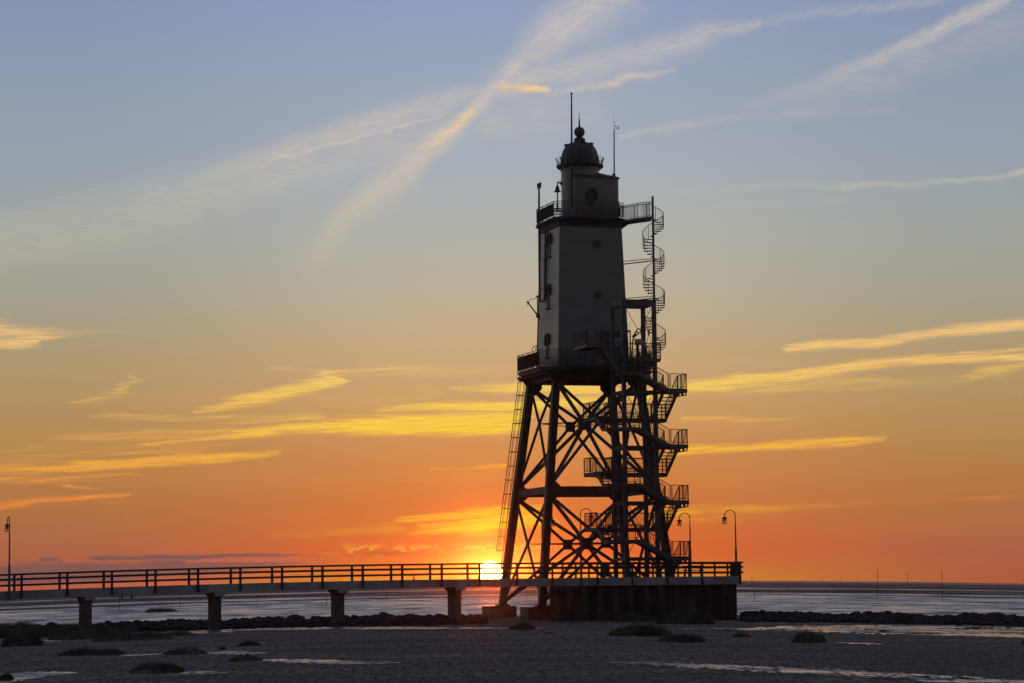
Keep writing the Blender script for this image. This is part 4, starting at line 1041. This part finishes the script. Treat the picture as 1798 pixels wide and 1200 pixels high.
m_ = 220; hr = [HP(RAD + .01, zb2 + (zt2 - zb2) * i / m_, 1.0) for i in range(m_ + 1)]
bars.tube(hr, 0.026, 6)
bars.build('railing', SM, SPI)
# landing bridge to the gallery
g0 = Bp(2.74, 0.1, 0); g1 = Bp(2.74, 1.2, 0)
pa_, pb_ = Vector((PX, PY_ - .10, zt2)), Vector((PX - .1, PY_ + .85, zt2))
def curve(a, b_, bow, n=10): return [(Vector(a).lerp(Vector(b_), i / n) + Vector((0, bow * math.sin(math.pi * i / n), 0))) for i in range(n + 1)]
uz = UZ + 0.03
e1 = curve((g0.x, g0.y, uz), (pa_.x, pa_.y, uz), -0.45); e2 = curve((g1.x, g1.y, uz), (pb_.x, pb_.y, uz), -0.30)
lb = MB()
for i in range(10):
    lb.extrude([e1[i], e1[i + 1], e2[i + 1], e2[i]], Vector((0, 0, 0.06)))
    for e in (e1, e2): lb.beam(e[i] - Vector((0, 0, .12)), e[i + 1] - Vector((0, 0, .12)), 0.06, 0.22)
for e in (e1, e2): lb.extrude([e[0] - Vector((0, 0, .2)), e[4] - Vector((0, 0, .2)), e[4] - Vector((0, 0, .26)), e[0] - Vector((0, 0, .85))], Vector((0, .08, 0)))
lbo = lb.build('landing', SM, SPI)
r_ = MB()
for e in (e1, e2):
    for i in range(10):
        a, b_ = e[i], e[i + 1]; Z = Vector((0, 0, 1)); r_.beam(a + Z * 1.12, b_ + Z * 1.12, 0.045); r_.beam(a + Z * .1, b_ + Z * .1, .03)
        for j in range(4): p_ = a.lerp(b_, j / 4); r_.beam(p_, p_ + Z * 1.12, 0.018 if (j or i % 3) else 0.05)
r_.build('railing', SM, lbo)
for py, w2 in ((456, .05), (522, .05)):
    for dpy, q_ in ((-4, 0.5), (5, -1.2)):
        ar = MB(); e = Vector((PX, PY_, at(1148, py + dpy * .4, PY_).z)); s2 = Bp(body_h(zpx(py)) - .02, q_, at(1095, py + dpy, 188).z); ar.beam(s2, e, w2 if dpy < 0 else w2 * 1.5); ar.build('wall_tie', SM, SPI)

# instruments on the stair tower's top platform
ib = empty('instrument_post', tuple(S(.1, -.5, FL)), 'pale instrument box on a short post inside the top of the stair tower', 'instrument box')
bx = at(1123, 601, 181.6); MB().box((bx.x, bx.y, bx.z), (0.62, 0.4, 0.42), TH).build('box', M['white'], ib)
MB().tube([(bx.x - .15, bx.y, FL), (bx.x - .15, bx.y, bx.z - .2)], 0.10, 8).tube([at(1109, 628, 181.6), at(1112, 590, 181.6), at(1117, 582, 181.6)], 0.05, 6).build('post', SM, ib)
MB().beam(at(1110.5, 592, 181.6), at(1117, 588, 181.6), 0.2, 0.16).beam(at(1115, 590, 181.6), at(1121.5, 587, 181.6), 0.07).build('camera', M['trim'], ib)
ant = MB(); ant.tube([at(1101, 628, 183), at(1101, 566, 183)], 0.03, 6)
for i, py in enumerate((572, 578, 585, 591, 597)): ant.tube([at(1099, py + 3, 183), at(1105.5, py - 3 + i, 183)], 0.012, 5)
an = empty('rod_aerial', tuple(at(1101, 628, 183)), 'thin aerial with short cross rods beside the tower wall inside the stair tower frame', 'aerial')
ant.build('mast', M['trim'], an)

# ---------------------------------------------------------------- bridge and platform
PF = 176.5                                             # front face of the platform
XL, XR = (960 - 899) / F * PF + 0.05, (1291 - 899) / F * PF + .2
def zsag(x, y): return sag(x, y)
BA = Vector((-31.4, 162.2, 0)); BD = (Vector((XL, PF, 0)) - BA).normalized(); BN = Vector((-BD.y, BD.x, 0)); BW = 2.25
def onfront(px):                                       # point of the bridge's front edge under a photo column
    u = (px - 899 ) / F
    t_ = (u * BA.y - BA.x) / (BD.x - u * BD.y); return BA + BD * t_
def bp3(p, z): return Vector((p.x, p.y, z + sag(p.x, p.y)))
BR = empty('footbridge', tuple(bp3(onfront(-30), DECK)), 'long level concrete footbridge on four piers with a dark timber railing, leading to the tower', 'footbridge')
ends = [onfront(x) for x in range(-260, 961, 20)]
ends[-1] = Vector((XL, PF, 0))
dk = MB(); fa = MB(); fb = MB()
for a, b_ in zip(ends[:-1], ends[1:]):
    def q4(o0, o1, z0, z1, mb):
        ps = [a + BN * o0, b_ + BN * o0, b_ + BN * o1, a + BN * o1]
        mb.add([bp3(p, z0) for p in ps] + [bp3(p, z1) for p in ps], [(0, 3, 2, 1), (4, 5, 6, 7), (0, 1, 5, 4), (2, 3, 7, 6)])
    q4(0.0, 0.22, DECK - 0.55, DECK, fa); q4(BW - .22, BW, DECK - 0.55, DECK, fb)
    q4(0.222, BW - .222, DECK - 0.35, DECK - 0.03, dk)
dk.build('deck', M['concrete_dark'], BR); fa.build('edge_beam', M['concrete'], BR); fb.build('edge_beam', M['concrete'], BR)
def tim_rail(name, pts, parent, th=0.07):
    mb = MB()
    for a, b_ in zip(pts[:-1], pts[1:]):
        for zc_, h_, w_ in ((1.03, 0.11, 0.16), (0.72, 0.13, th), (0.35, 0.13, th)):
            mb.beam(bp3(a, DECK + zc_), bp3(b_, DECK + zc_), w_, h_)
    return mb.build(name, M['wood'], parent)
fr_ = tim_rail('railing', [p + BN * 0.06 for p in ends], BR); bk_ = tim_rail('railing', [p + BN * (BW - .06) for p in ends], BR)
fposts = [-125, -43, 36.5, 116.5, 194.5, 270.7, 345, 419, 492, 562.6, 633, 702, 771, 837, 903]
post_proto = MB().box((0, 0, 0.27), (0.14, 0.12, 1.50)).build('post', M['wood'])
def put_post(p, parent, z=DECK, ang_=0.0, first=[True]):
    o = post_proto if first[0] else post_proto.copy()
    if not first[0]: C.objects.link(o)
    first[0] = False
    o.parent = parent; o.location = bp3(p, z); o.rotation_euler = (0, 0, ang_); return o
ba_ = math.atan2(BD.y, BD.x)
for px in fposts:
    put_post(onfront(px) - BN * 0.062, fr_, DECK, ba_); put_post(onfront(px) + BN * (BW - .14), bk_, DECK, ba_)
for px in (147, 374, 590, 795):
    c_ = onfront(px + 9) + BN * BW / 2; zt_ = DECK - .36
    pi_ = MB()
    def rr(w, d_, z): return [bp3(c_ + BD * a * w / 2 + BN * b_ * d_ / 2, z) for a, b_ in ((-1, -1), (1, -1), (1, 1), (-1, 1))]
    lv = [rr(.62, .95, -0.5), rr(.62, .95, zt_ - .60), rr(.68, 1.2, zt_ - .40), rr(.86, 1.75, zt_ - .20), rr(.88, 1.78, zt_)]
    vs = [v for l_ in lv for v in l_]; fs = [(0, 3, 2, 1), (16, 17, 18, 19)] + [(i * 4 + k, i * 4 + (k + 1) % 4, i * 4 + 4 + (k + 1) % 4, i * 4 + 4 + k) for i in range(4) for k in range(4)]
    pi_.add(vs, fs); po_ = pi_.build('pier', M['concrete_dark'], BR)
    pd = MB(); ps = [c_ + BD * a * .33 + BN * (o_ - BW / 2) for a, o_ in ((-1, -.12), (1, -.12), (1, .15), (-1, .15))]
    pd.add([bp3(p, DECK - .78) for p in ps] + [bp3(p, DECK - .53) for p in ps], [(0, 3, 2, 1), (4, 5, 6, 7), (0, 1, 5, 4), (1, 2, 6, 5), (2, 3, 7, 6), (3, 0, 4, 7)])
    pd.build('bearing_block', M['concrete'], po_)
for px in (215, 232):                                  # drain pipes under the deck
    p_ = onfront(px) + BN * .4; MB().tube([bp3(p_, DECK - .3), bp3(p_, DECK - .78)], .06, 6).build('drain_pipe', M['trim'], BR)

PB = 186.2
PLT = empty('platform', ((XL + XR) / 2, PF, 0), 'broad platform of rusty sheet piling with grey concrete rim at the foot of the tower', 'platform')
mb = MB(); outline = []
def zig(a, b_, per=1.05, dep=0.30):
    a = Vector(a); b_ = Vector(b_); ln = (b_ - a).length; n = int(ln / per); t_ = (b_ - a) / n; nn = Vector((t_.y, -t_.x, 0)).normalized()
    r_ = []
    for i in range(n):
        s0_ = a + t_ * i
        r_ += [s0_, s0_ + t_ * .32, s0_ + t_ * .5 - nn * dep, s0_ + t_ * .82 - nn * dep]
    return r_
x0_, x1_, y0_, y1_ = XL + .08, XR - .35, PF + .16, PB - .2
outline = zig((x0_, y0_, 0), (x1_, y0_, 0)) + zig((x1_, y0_, 0), (x1_, y1_, 0)) + zig((x1_, y1_, 0), (x0_, y1_, 0)) + zig((x0_, y1_, 0), (x0_, y0_, 0))
mb.prism([(p.x, p.y) for p in outline], -0.6, DECK - 0.52)
mb.build('sheet_piling', M['rust'], PLT)
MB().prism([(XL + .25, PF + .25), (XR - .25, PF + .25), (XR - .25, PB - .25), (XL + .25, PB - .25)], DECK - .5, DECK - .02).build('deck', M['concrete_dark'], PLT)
seams = [960, 1044, 1105, 1166, 1227, 1291]
sx3 = [XL + .004, ] + [(p - 899) / F * PF for p in seams[1:-1]] + [XR - .1]
for a, b_ in zip(sx3[:-1], sx3[1:]):
    MB().box(((a + b_) / 2, PF + .12, DECK - .28), (b_ - a - .03, 0.24, .56)).build('rim_panel', M['concrete'], PLT)
MB().box((XR - .12, (PF + PB) / 2, DECK - .28), (0.24, PB - PF - .5, .56)).build('rim_panel', M['concrete'], PLT)
MB().box(((XL + XR) / 2, PB - .12, DECK - .28), (XR - XL - .02, 0.24, .56)).build('rim_panel', M['concrete'], PLT)
MB().box((XL + .9, PF - .06, DECK - .72), (2.0, 0.1, .18)).build('ledge', M['concrete_dark'], PLT)
rl_ = []
V = Vector
for pts in ([V((XL, PF + .04, 0)), V((XR + .12, PF + .04, 0))], [V((XR, PF, 0)), V((XR, PB, 0))], [V((XR, PB, 0)), V((XL, PB, 0))]):
    rl_.append(tim_rail('railing', pts, PLT))
for x in sx3[1:]: put_post(V((x, PF - .03, 0)), rl_[0])
put_post(V((sx3[0] + .15, PF - .03, 0)), rl_[0])
n = 9
for i in range(1, n): put_post(V((XR, PF + (PB - PF) * i / n, 0)), rl_[1])
for px in (983, 1006, 1029, 1051, 1074, 1096, 1118, 1141, 1163, 1185, 1204, 1227, 1249, 1271.5, 1287): put_post(V(((px - 899) / F * PB, PB, 0)), rl_[2])

# picnic table, control box
def bench(px, Y):
    c_ = at(px, 1010, Y); e = empty('picnic_table', (c_.x, Y, DECK), 'small timber picnic table between railing and stair on the platform', 'table')
    MB().box((c_.x, Y, DECK + .74), (1.5, .7, .06)).build('table_top', M['wood'], e)
    for q_ in (-.62, .62): MB().box((c_.x, Y + q_, DECK + .44), (1.5, .25, .05)).build('seat', M['wood'], e)
    for p_ in (-.5, .5):
        MB().beam((c_.x + p_, Y - .25, DECK + .7), (c_.x + p_ * 1.2, Y - .6, DECK), .07).beam((c_.x + p_, Y + .25, DECK + .7), (c_.x + p_ * 1.2, Y + .6, DECK), .07).beam((c_.x + p_, Y - .7, DECK + .4), (c_.x + p_, Y + .7, DECK + .4), .06).build('leg_frame', M['wood'], e)
bench(1217, 181.0)
c_ = at(1063, 1010, 179)
e = empty('control_cabinet', (c_.x, 179, DECK), 'dark metal cabinet standing behind the platform railing', 'cabinet')
MB().box((c_.x, 179, DECK + .52), (.60, .35, .96)).build('cabinet_body', M['trim'], e)
MB().box((c_.x, 179, DECK + 1.03), (.68, .42, .05)).build('lid', M['trim'], e)
MB().box((c_.x, 178.8, DECK + .52), (.50, .04, .80)).build('door', M['stair'], e)

# ---------------------------------------------------------------- lamps
def lamp(px, pyb, pyt, Y, side, label, base_z=None, end_on=False):
    b_ = at(px, pyb, Y); tz = at(px, pyt, Y).z; bz_ = base_z if base_z is not None else b_.z
    bx_ = at(px, (pyb + pyt) / 2, Y).x
    e = empty('street_lamp', (bx_, Y, bz_), label, 'street lamp', 'hooked lamps along the bridge and platform')
    r = 0.37; zc_ = tz - r; h_ = tz - bz_
    MB().tube([(bx_, Y, bz_), (bx_, Y, bz_ + h_ * .42), (bx_, Y, bz_ + h_ * .43), (bx_, Y, bz_ + h_ * .80)], [0.085, 0.078, 0.055, 0.042], 10).build('pole', M['stair'], e, smooth=True)
    dv = Vector((0, -1, 0)) if end_on else Vector((side, 0, 0))
    pts = [Vector((bx_, Y, bz_ + h_ * .80))] + [Vector((bx_, Y, zc_)) + dv * (r - r * math.cos(R(a))) + Vector((0, 0, r * math.sin(R(a)))) for a in range(0, 181, 15)]
    pts.append(pts[-1] - Vector((0, 0, .12))); MB().tube(pts, 0.03, 8).build('arm', M['stair'], e, smooth=True)
    c_ = pts[-1]; ln_ = MB().lathe(tuple(c_), [(0.05, .04), (.11, .0), (.17, -.04), (.17, -.10), (.05, -.11)], 14); lo_ = ln_.build('lantern', M['trim'], e, smooth=True)
    cgm = MB()
    for k in range(6): a = 2 * math.pi * k / 6; cgm.tube([c_ + Vector((.15 * math.cos(a), .15 * math.sin(a), -.1)), c_ + Vector((.16 * math.cos(a), .16 * math.sin(a), -.44))], 0.011, 5)
    cgm.tube([c_ + Vector((.16 * math.cos(2 * math.pi * k / 14), .16 * math.sin(2 * math.pi * k / 14), -.44)) for k in range(15)], .014, 5, caps=False)
    cgm.tube([c_ + Vector((0, 0, -.1)), c_ + Vector((0, 0, -.30))], 0.045, 8); cgm.build('cage', M['trim'], lo_)
    MB().lathe(tuple(c_), [(.13, -.11), (.145, -.42), (.02, -.43)], 16).build('glass', M['lampglass'], lo_, smooth=True)
lamp(1292, 1015, 896, PF + .35, -1, 'rightmost hooked lamp, alone at the outer corner of the platform railing')
lamp(1212, 1014, 901, 183.5, -1, 'hooked lamp standing close beside the lowest stair landing, its lantern hanging left', DECK)
lamp(1020, 1030, 893.5, PF - .12, 1, 'hooked lamp seen in front of the lattice braces, its lantern hanging right', DECK - .56)
p_ = onfront(951) + BN * (BW - .3)
lamp(952, 1015, 901, p_.y, 1, 'hooked lamp half hidden behind the near left leg of the lattice', DECK)
p_ = onfront(16) - BN * .12
lamp(16.5, 1050, 908, p_.y, -1, 'hooked lamp seen end-on at the far left of the footbridge', DECK - .56 + sag(p_.x, p_.y), end_on=True)

# ---------------------------------------------------------------- breakwater boulders
rocks = []
for i in range(10):
    bm = bmesh.new(); bmesh.ops.create_icosphere(bm, subdivisions=2, radius=0.5)
    sc_ = Vector((random.uniform(.85, 1.25), random.uniform(.8, 1.1), random.uniform(.6, .85))); o_ = Vector((i * 7.3, 1, 2))
    planes = [(Vector((random.gauss(0, 1), random.gauss(0, 1), random.gauss(0, 1))).normalized(), random.uniform(.24, .42)) for _ in range(11)]
    for v in bm.verts:
        for n_, d_ in planes:
            k_ = v.co.dot(n_) - d_
            if k_ > 0: v.co -= n_ * k_ * .92
        v.co *= 1 + .18 * mnoise.noise(v.co * 3 + o_); v.co = Vector((v.co.x * sc_.x, v.co.y * sc_.y, v.co.z * sc_.z)) * 1.15
    me = bpy.data.meshes.new('boulder'); bm.to_mesh(me); bm.free(); me.materials.append(M['rock']); rocks.append(me)
def wall_pt(px, back):      # back 0 = foot of the slope, 1 = crest
    if px < 900:
        return 166 + back * 14, -0.05 + 0.40 * back
    t_ = (px - 1290) / 520; return 168 - 5.0 * t_ + back * 14, -0.05 + (0.46 - 0.06 * t_) * back
cand = []
for x0, x1, n_ in ((-120, 846, 1500), (1296, 1900, 1050)):
    for i in range(n_):
        px = random.uniform(x0, x1); back = random.random() ** 0.65
        cand.append((px, back, random.choice((random.uniform(.22, .5), random.uniform(.4, .78)))))
    for i in range(int((x1 - x0) / 9)):
        cand.append((x0 + i * 9 + random.uniform(-4, 4), random.uniform(.93, 1.05), random.uniform(.35, .85)))
cand.append((1735, 1.0, 1.35)); cand.append((516, 1.0, 1.1)); cand.append((672, 1.0, 1.2))
vis = sorted([c for c in cand if -5 < c[0] < 1803], key=lambda c: -(c[1] * 1.3 + c[2]))
single = set(id(c) for c in vis[:300])
rest_v, rest_f = [], []
LBL_L = 'dark angular boulder in the low stone bank running behind the footbridge piers'
LBL_R = 'dark angular boulder in the low stone bank to the right of the platform'
for c in cand:
    px, back, sz_ = c; Y_, z_ = wall_pt(px, back); X_ = (px - 899) / F * Y_
    z_ += sag(X_, Y_) + 0.22 * mnoise.noise(Vector((px * .012, 3, 1))) * back + random.uniform(-.06, .06)
    mt = Matrix.Translation((X_, Y_, z_)) @ Matrix.Rotation(random.uniform(0, 6.28), 4, 'Z') @ Matrix.Rotation(random.uniform(-.5, .5), 4, 'X') @ Matrix.Scale(sz_, 4)
    me = random.choice(rocks)
    if id(c) in single:
        o = bpy.data.objects.new('boulder', me); C.objects.link(o); o.matrix_world = mt
        tag(o, LBL_L if px < 900 else LBL_R, 'boulder', 'boulders of the left stone bank' if px < 900 else 'boulders of the right stone bank')
        if (px, sz_) == (1735, 1.35): o['label'] = 'large pointed boulder rising above the right end of the stone bank'
    else:
        b0 = len(rest_v); rest_v += [mt @ v.co for v in me.vertices]; rest_f += [tuple(i + b0 for i in p.vertices) for p in me.polygons]
me = bpy.data.meshes.new('rubble'); me.from_pydata(rest_v, [], rest_f); me.materials.append(M['rock'])
o = bpy.data.objects.new('rubble', me); C.objects.link(o); tag(o, 'smaller dark stones packed between and below the breakwater boulders', 'rubble', kind='stuff')

# ---------------------------------------------------------------- grass
def tuft_mesh(px, py, hw, hpx, dens=1.0, name='grass_tussock'):
    """blades in a low cushion; sizes in photo pixels at that spot on the ground"""
    c_ = gp(px, py); k_ = c_.y / F; W_ = hw * k_; H_ = hpx * k_ * 1.35; D_ = max(.6, min(W_ * .8, 2.6))
    cy = c_.y + D_ * .8
    vs, fs = [], []; n_ = int(1100 * dens * (W_ * D_) ** .8 + 400)
    for i in range(n_):
        a = random.uniform(0, 6.283); r = random.random() ** .5; ex, ey = r * math.cos(a), r * math.sin(a)
        lump = 0.55 + 0.75 * mnoise.noise(Vector((ex * W_ * 1.1 + px, ey * 2, 5)))
        x = c_.x + ex * W_; y = cy + ey * D_; h = H_ * (1 - .65 * r ** 2.2) * random.uniform(.55, 1.05) * max(.3, min(1.1, lump + .35))
        z = gz(x, y) - .02; lx, ly = random.gauss(0, .28) * h, random.gauss(0, .28) * h; w_ = random.uniform(.012, .026); b0 = len(vs)
        t_ = random.uniform(0, 3.14); wx, wy = math.cos(t_) * w_, math.sin(t_) * w_
        vs += [(x - wx, y - wy, z), (x + wx, y + wy, z), (x + wx * .8 + lx * .4, y + wy * .8 + ly * .4, z + h * .6), (x - wx * .8 + lx * .4, y - wy * .8 + ly * .4, z + h * .6), (x + lx, y + ly, z + h)]
        fs += [(b0, b0 + 1, b0 + 2, b0 + 3), (b0 + 3, b0 + 2, b0 + 4)]
    # peaty mound the blades stand in
    m0 = len(vs); R_ = 14
    for ring, (q_, hh) in enumerate(((1.0, -.05), (.8, .16), (.45, .30))):
        for i in range(R_):
            a = 6.283 * i / R_; x = c_.x + q_ * W_ * math.cos(a); y = cy + q_ * D_ * math.sin(a); vs.append((x, y, gz(x, y) + hh * H_))
    vs.append((c_.x, cy, gz(c_.x, cy) + .33 * H_))
    for ring in range(2):
        for i in range(R_): fs.append((m0 + ring * R_ + i, m0 + ring * R_ + (i + 1) % R_, m0 + (ring + 1) * R_ + (i + 1) % R_, m0 + (ring + 1) * R_ + i))
    for i in range(R_): fs.append((m0 + 2 * R_ + i, m0 + 2 * R_ + (i + 1) % R_, m0 + 3 * R_))
    return vs, fs
def tuft(px, py, hw, hpx, label, dens=1.0):
    vs, fs = tuft_mesh(px, py, hw, hpx, dens)
    me = bpy.data.meshes.new('grass_tussock'); me.from_pydata(vs, [], fs); me.materials.append(M['grass'])
    o = bpy.data.objects.new('grass_tussock', me); C.objects.link(o); tag(o, label, 'grass', 'grass tussocks on the mud')
tuft(1198, 1096, 52, 22, 'broad grass tussock nearest the right half of the sheet pile wall')
tuft(1112, 1092, 36, 14, 'low grass tussock at the foot of the sheet pile wall, left of a broader one')
tuft(1120, 1117, 56, 22, 'wide grass tussock out on the mud below the middle of the platform')
tuft(1192, 1127, 42, 17, 'low grass tussock touching the lower right side of a wider one below the platform')
tuft(1414, 1129, 30, 21, 'upright round grass tussock alone on the mud to the right of the platform')
tuft(1296, 1118, 16, 8, 'tiny grass tussock on the mud below the right corner of the platform')
tuft(912, 1106, 22, 13, 'small grass tussock in front of the two left concrete footings')
tuft(153, 1150, 58, 14, 'long flat grass tussock left of the small orange pool')
tuft(320, 1148, 38, 12, 'low grass tussock between two small orange pools')
tuft(270, 1180, 48, 17, 'dark grass tussock nearest the bottom left corner but one, beside a rippled pool')
tuft(425, 1160, 31, 11, 'grass tussock at the left tip of the long narrow pool')
tuft(432, 1133, 21, 9, 'small grass tussock above the left end of the long narrow pool')
tuft(4, 1194, 13, 13, 'grass tussock cut off by the bottom left corner of the picture')
tuft(35, 1134, 36, 26, 'tall dense grass tussock at the far left edge below the footbridge')
tuft(1800, 1131, 16, 9, 'small grass tussock at the far right edge of the mud')
mv, mf = [], []
for px, py, hw, h_ in ((60, 1118, 70, 16), (150, 1122, 75, 15), (225, 1124, 70, 14), (110, 1108, 90, 12), (300, 1116, 40, 9), (20, 1106, 60, 12), (200, 1106, 70, 9)):
    vs, fs = tuft_mesh(px, py, hw, h_, .8); b0 = len(mv); mv += vs; mf += [tuple(i + b0 for i in f) for f in fs]
me = bpy.data.meshes.new('marsh_grass'); me.from_pydata(mv, [], mf); me.materials.append(M['grass'])
o = bpy.data.objects.new('marsh_grass', me); C.objects.link(o); tag(o, 'dark band of salt marsh grass under the left part of the footbridge', 'grass', kind='stuff')
# scattered weed clods on the mud
CL_ = ['small dark clod in the long thin pool between the second and third piers', 'dark clod on the mud below the left end of the platform',
       'rounded dark clod beside the orange end of a small pool on the left', 'flat dark clod below the right corner of the platform',
       'dark clod at the muddy edge of the wide right pool', 'dark pointed clod standing in the wide right pool', 'smallest dark clod in the wide right pool']
cl_ = [(430, 1101, 6, 5), (960, 1112, 8, 5), (386, 1139, 9, 8), (1270, 1107, 8, 4), (1545, 1109, 10, 5), (1700, 1104, 10, 4), (1762, 1103, 6, 4)]
for i, (px, py, hw, h_) in enumerate(cl_):
    p_ = gp(px, py); k_ = p_.y / F; o = bpy.data.objects.new('mud_clod', rocks[i]); C.objects.link(o)
    o.location = (p_.x, p_.y + .5, gz(p_.x, p_.y) + h_ * k_ * .2); o.scale = (hw * k_ * 1.9, 1.0, h_ * k_ * 1.3)
    tag(o, CL_[i], 'clod', 'dark clods scattered on the mud')
# islet in the channel and the dark bank behind it
p_ = gp(278, 1076); k_ = p_.y / F
vs, fs = tuft_mesh(278, 1076, 30, 9, .6); me = bpy.data.meshes.new('marsh_islet'); me.from_pydata(vs, [], fs); me.materials.append(M['grass'])
o = bpy.data.objects.new('marsh_islet', me); C.objects.link(o); tag(o, 'low dark grassy islet in the bright channel between two left piers', 'islet')

# ---------------------------------------------------------------- withies marking the channel, far out
def withy(px, top, bot, kind, label, slant=0.0):
    b_ = gp(px, bot); k_ = b_.y / F; h = (bot - top) * k_; r = max(.03, .35 * k_)
    e = empty('channel_marker', (b_.x, b_.y, b_.z - .2), label, 'channel marker', 'stake markers out on the flats')
    tp_ = Vector((b_.x + slant * k_, b_.y, b_.z + h)); b3 = Vector((b_.x, b_.y, b_.z - .3))
    MB().tube([b3, b3.lerp(tp_, .5), tp_], [r * 1.3, r, r * .6], 6).build('stake', M['withy'], e)
    if kind == 'brush':
        m_ = MB()
        for i in range(9):
            q_ = b3.lerp(tp_, random.uniform(.72, .98)); a = random.uniform(0, 6.28); l_ = h * random.uniform(.05, .13) * .5
            m_.tube([q_, q_ + Vector((math.cos(a) * l_ * .45, math.sin(a) * l_ * .45, l_ * random.choice((-1, 1, 1))))], [r * 1.3, r * .4], 4)
        m_.build('brushwood', M['withy'], e)
    elif kind == 'cross':
        MB().beam(tp_ + Vector((-2.6 * k_, 0, -1 * k_)), tp_ + Vector((2.6 * k_, 0, -1 * k_)), 1.1 * k_).build('topmark', M['withy'], e)
    elif kind == 'can':
        MB().tube([tp_ - Vector((0, 0, 3 * k_)), tp_], 1.4 * k_, 8).build('topmark', M['withy'], e)
withy(1532, 1000, 1050, 'brush', 'tall brushwood stake leaning slightly, first long one right of the platform', 2)
withy(1646, 1001, 1056, 'brush', 'tallest upright brushwood stake on the right of the flats')
withy(1586, 1007.5, 1024, 'cross', 'short far stake with a crossbar, between two tall brushwood stakes')
withy(1790, 1016, 1058, 'can', 'tall stake with a dark can topmark at the far right edge')
withy(1314, 1011, 1027, 'brush', 'short far stake just right of the platform corner')
withy(1318, 1034, 1054, 'none', 'thin bare stake in the wet flats just right of the platform')
for px, top, lb_ in ((1437, 1011.5, 'farthest tiny stake on the right horizon, left of three'), (1468, 1012, 'tiny stake on the right horizon, middle of three'), (1499, 1011.5, 'tiny stake on the right horizon, right of three and next to the leaning one')):
    withy(px, top, 1023, 'none', lb_)
for px, top, bot, lb_ in ((97, 1052, 1072, 'bare stake seen below the footbridge left of the first pier'), (208, 1032, 1073, 'bare stake seen through and below the railing between the first two piers'),
                          (314, 1042, 1068, 'bare stake in the flats just left of the second pier'), (570, 1040, 1065, 'bare stake in the flats just left of the third pier'),
                          (675, 1036, 1057, 'bare stake in the flats right of the third pier'), (807, 1034, 1055, 'bare stake just right of the fourth pier'), (450, 1044, 1066, 'bare stake in the flats between the second and third piers'),
                          (919, 1034, 1058, 'bare stake seen between the two left legs of the lattice')):
    withy(px, top, bot, 'none', lb_)
b_ = gp(723, 1026.5); k_ = b_.y / F
e = empty('sea_buoy', (b_.x, b_.y, b_.z), 'small dark conical buoy far out, seen through the footbridge railing', 'buoy')
MB().lathe((b_.x, b_.y, b_.z), [(1.6 * k_, -.5), (2.4 * k_, 2 * k_), (2.4 * k_, 8.5 * k_), (1.7 * k_, 11 * k_), (1.5 * k_, 15 * k_)], 12).build('float', M['trim'], e)
MB().lathe((b_.x, b_.y, b_.z + 15 * k_), [(.4 * k_, 0), (1.6 * k_, 1.2 * k_), (1.6 * k_, 3 * k_), (.3 * k_, 4.2 * k_)], 10).build('topmark', M['trim'], e)

# ---------------------------------------------------------------- sea haze
hm = bpy.data.materials.new('sea_haze'); hm.use_nodes = True
ht = hm.node_tree; ht.nodes.clear()
pv = ht.nodes.new('ShaderNodeVolumePrincipled'); ho = ht.nodes.new('ShaderNodeOutputMaterial')
pv.inputs['Color'].default_value = (0.92, 0.90, 0.88, 1); pv.inputs['Density'].default_value = 1.0e-4; pv.inputs['Anisotropy'].default_value = 0.985
ht.links.new(pv.outputs[0], ho.inputs['Volume'])
hz = MB().box((0, 2800, -38), (8200, 6200, 160)).build('haze', hm)
hz['kind'] = 'stuff'; hz['label'] = 'thin evening haze over the tidal flats'; hz['category'] = 'haze'
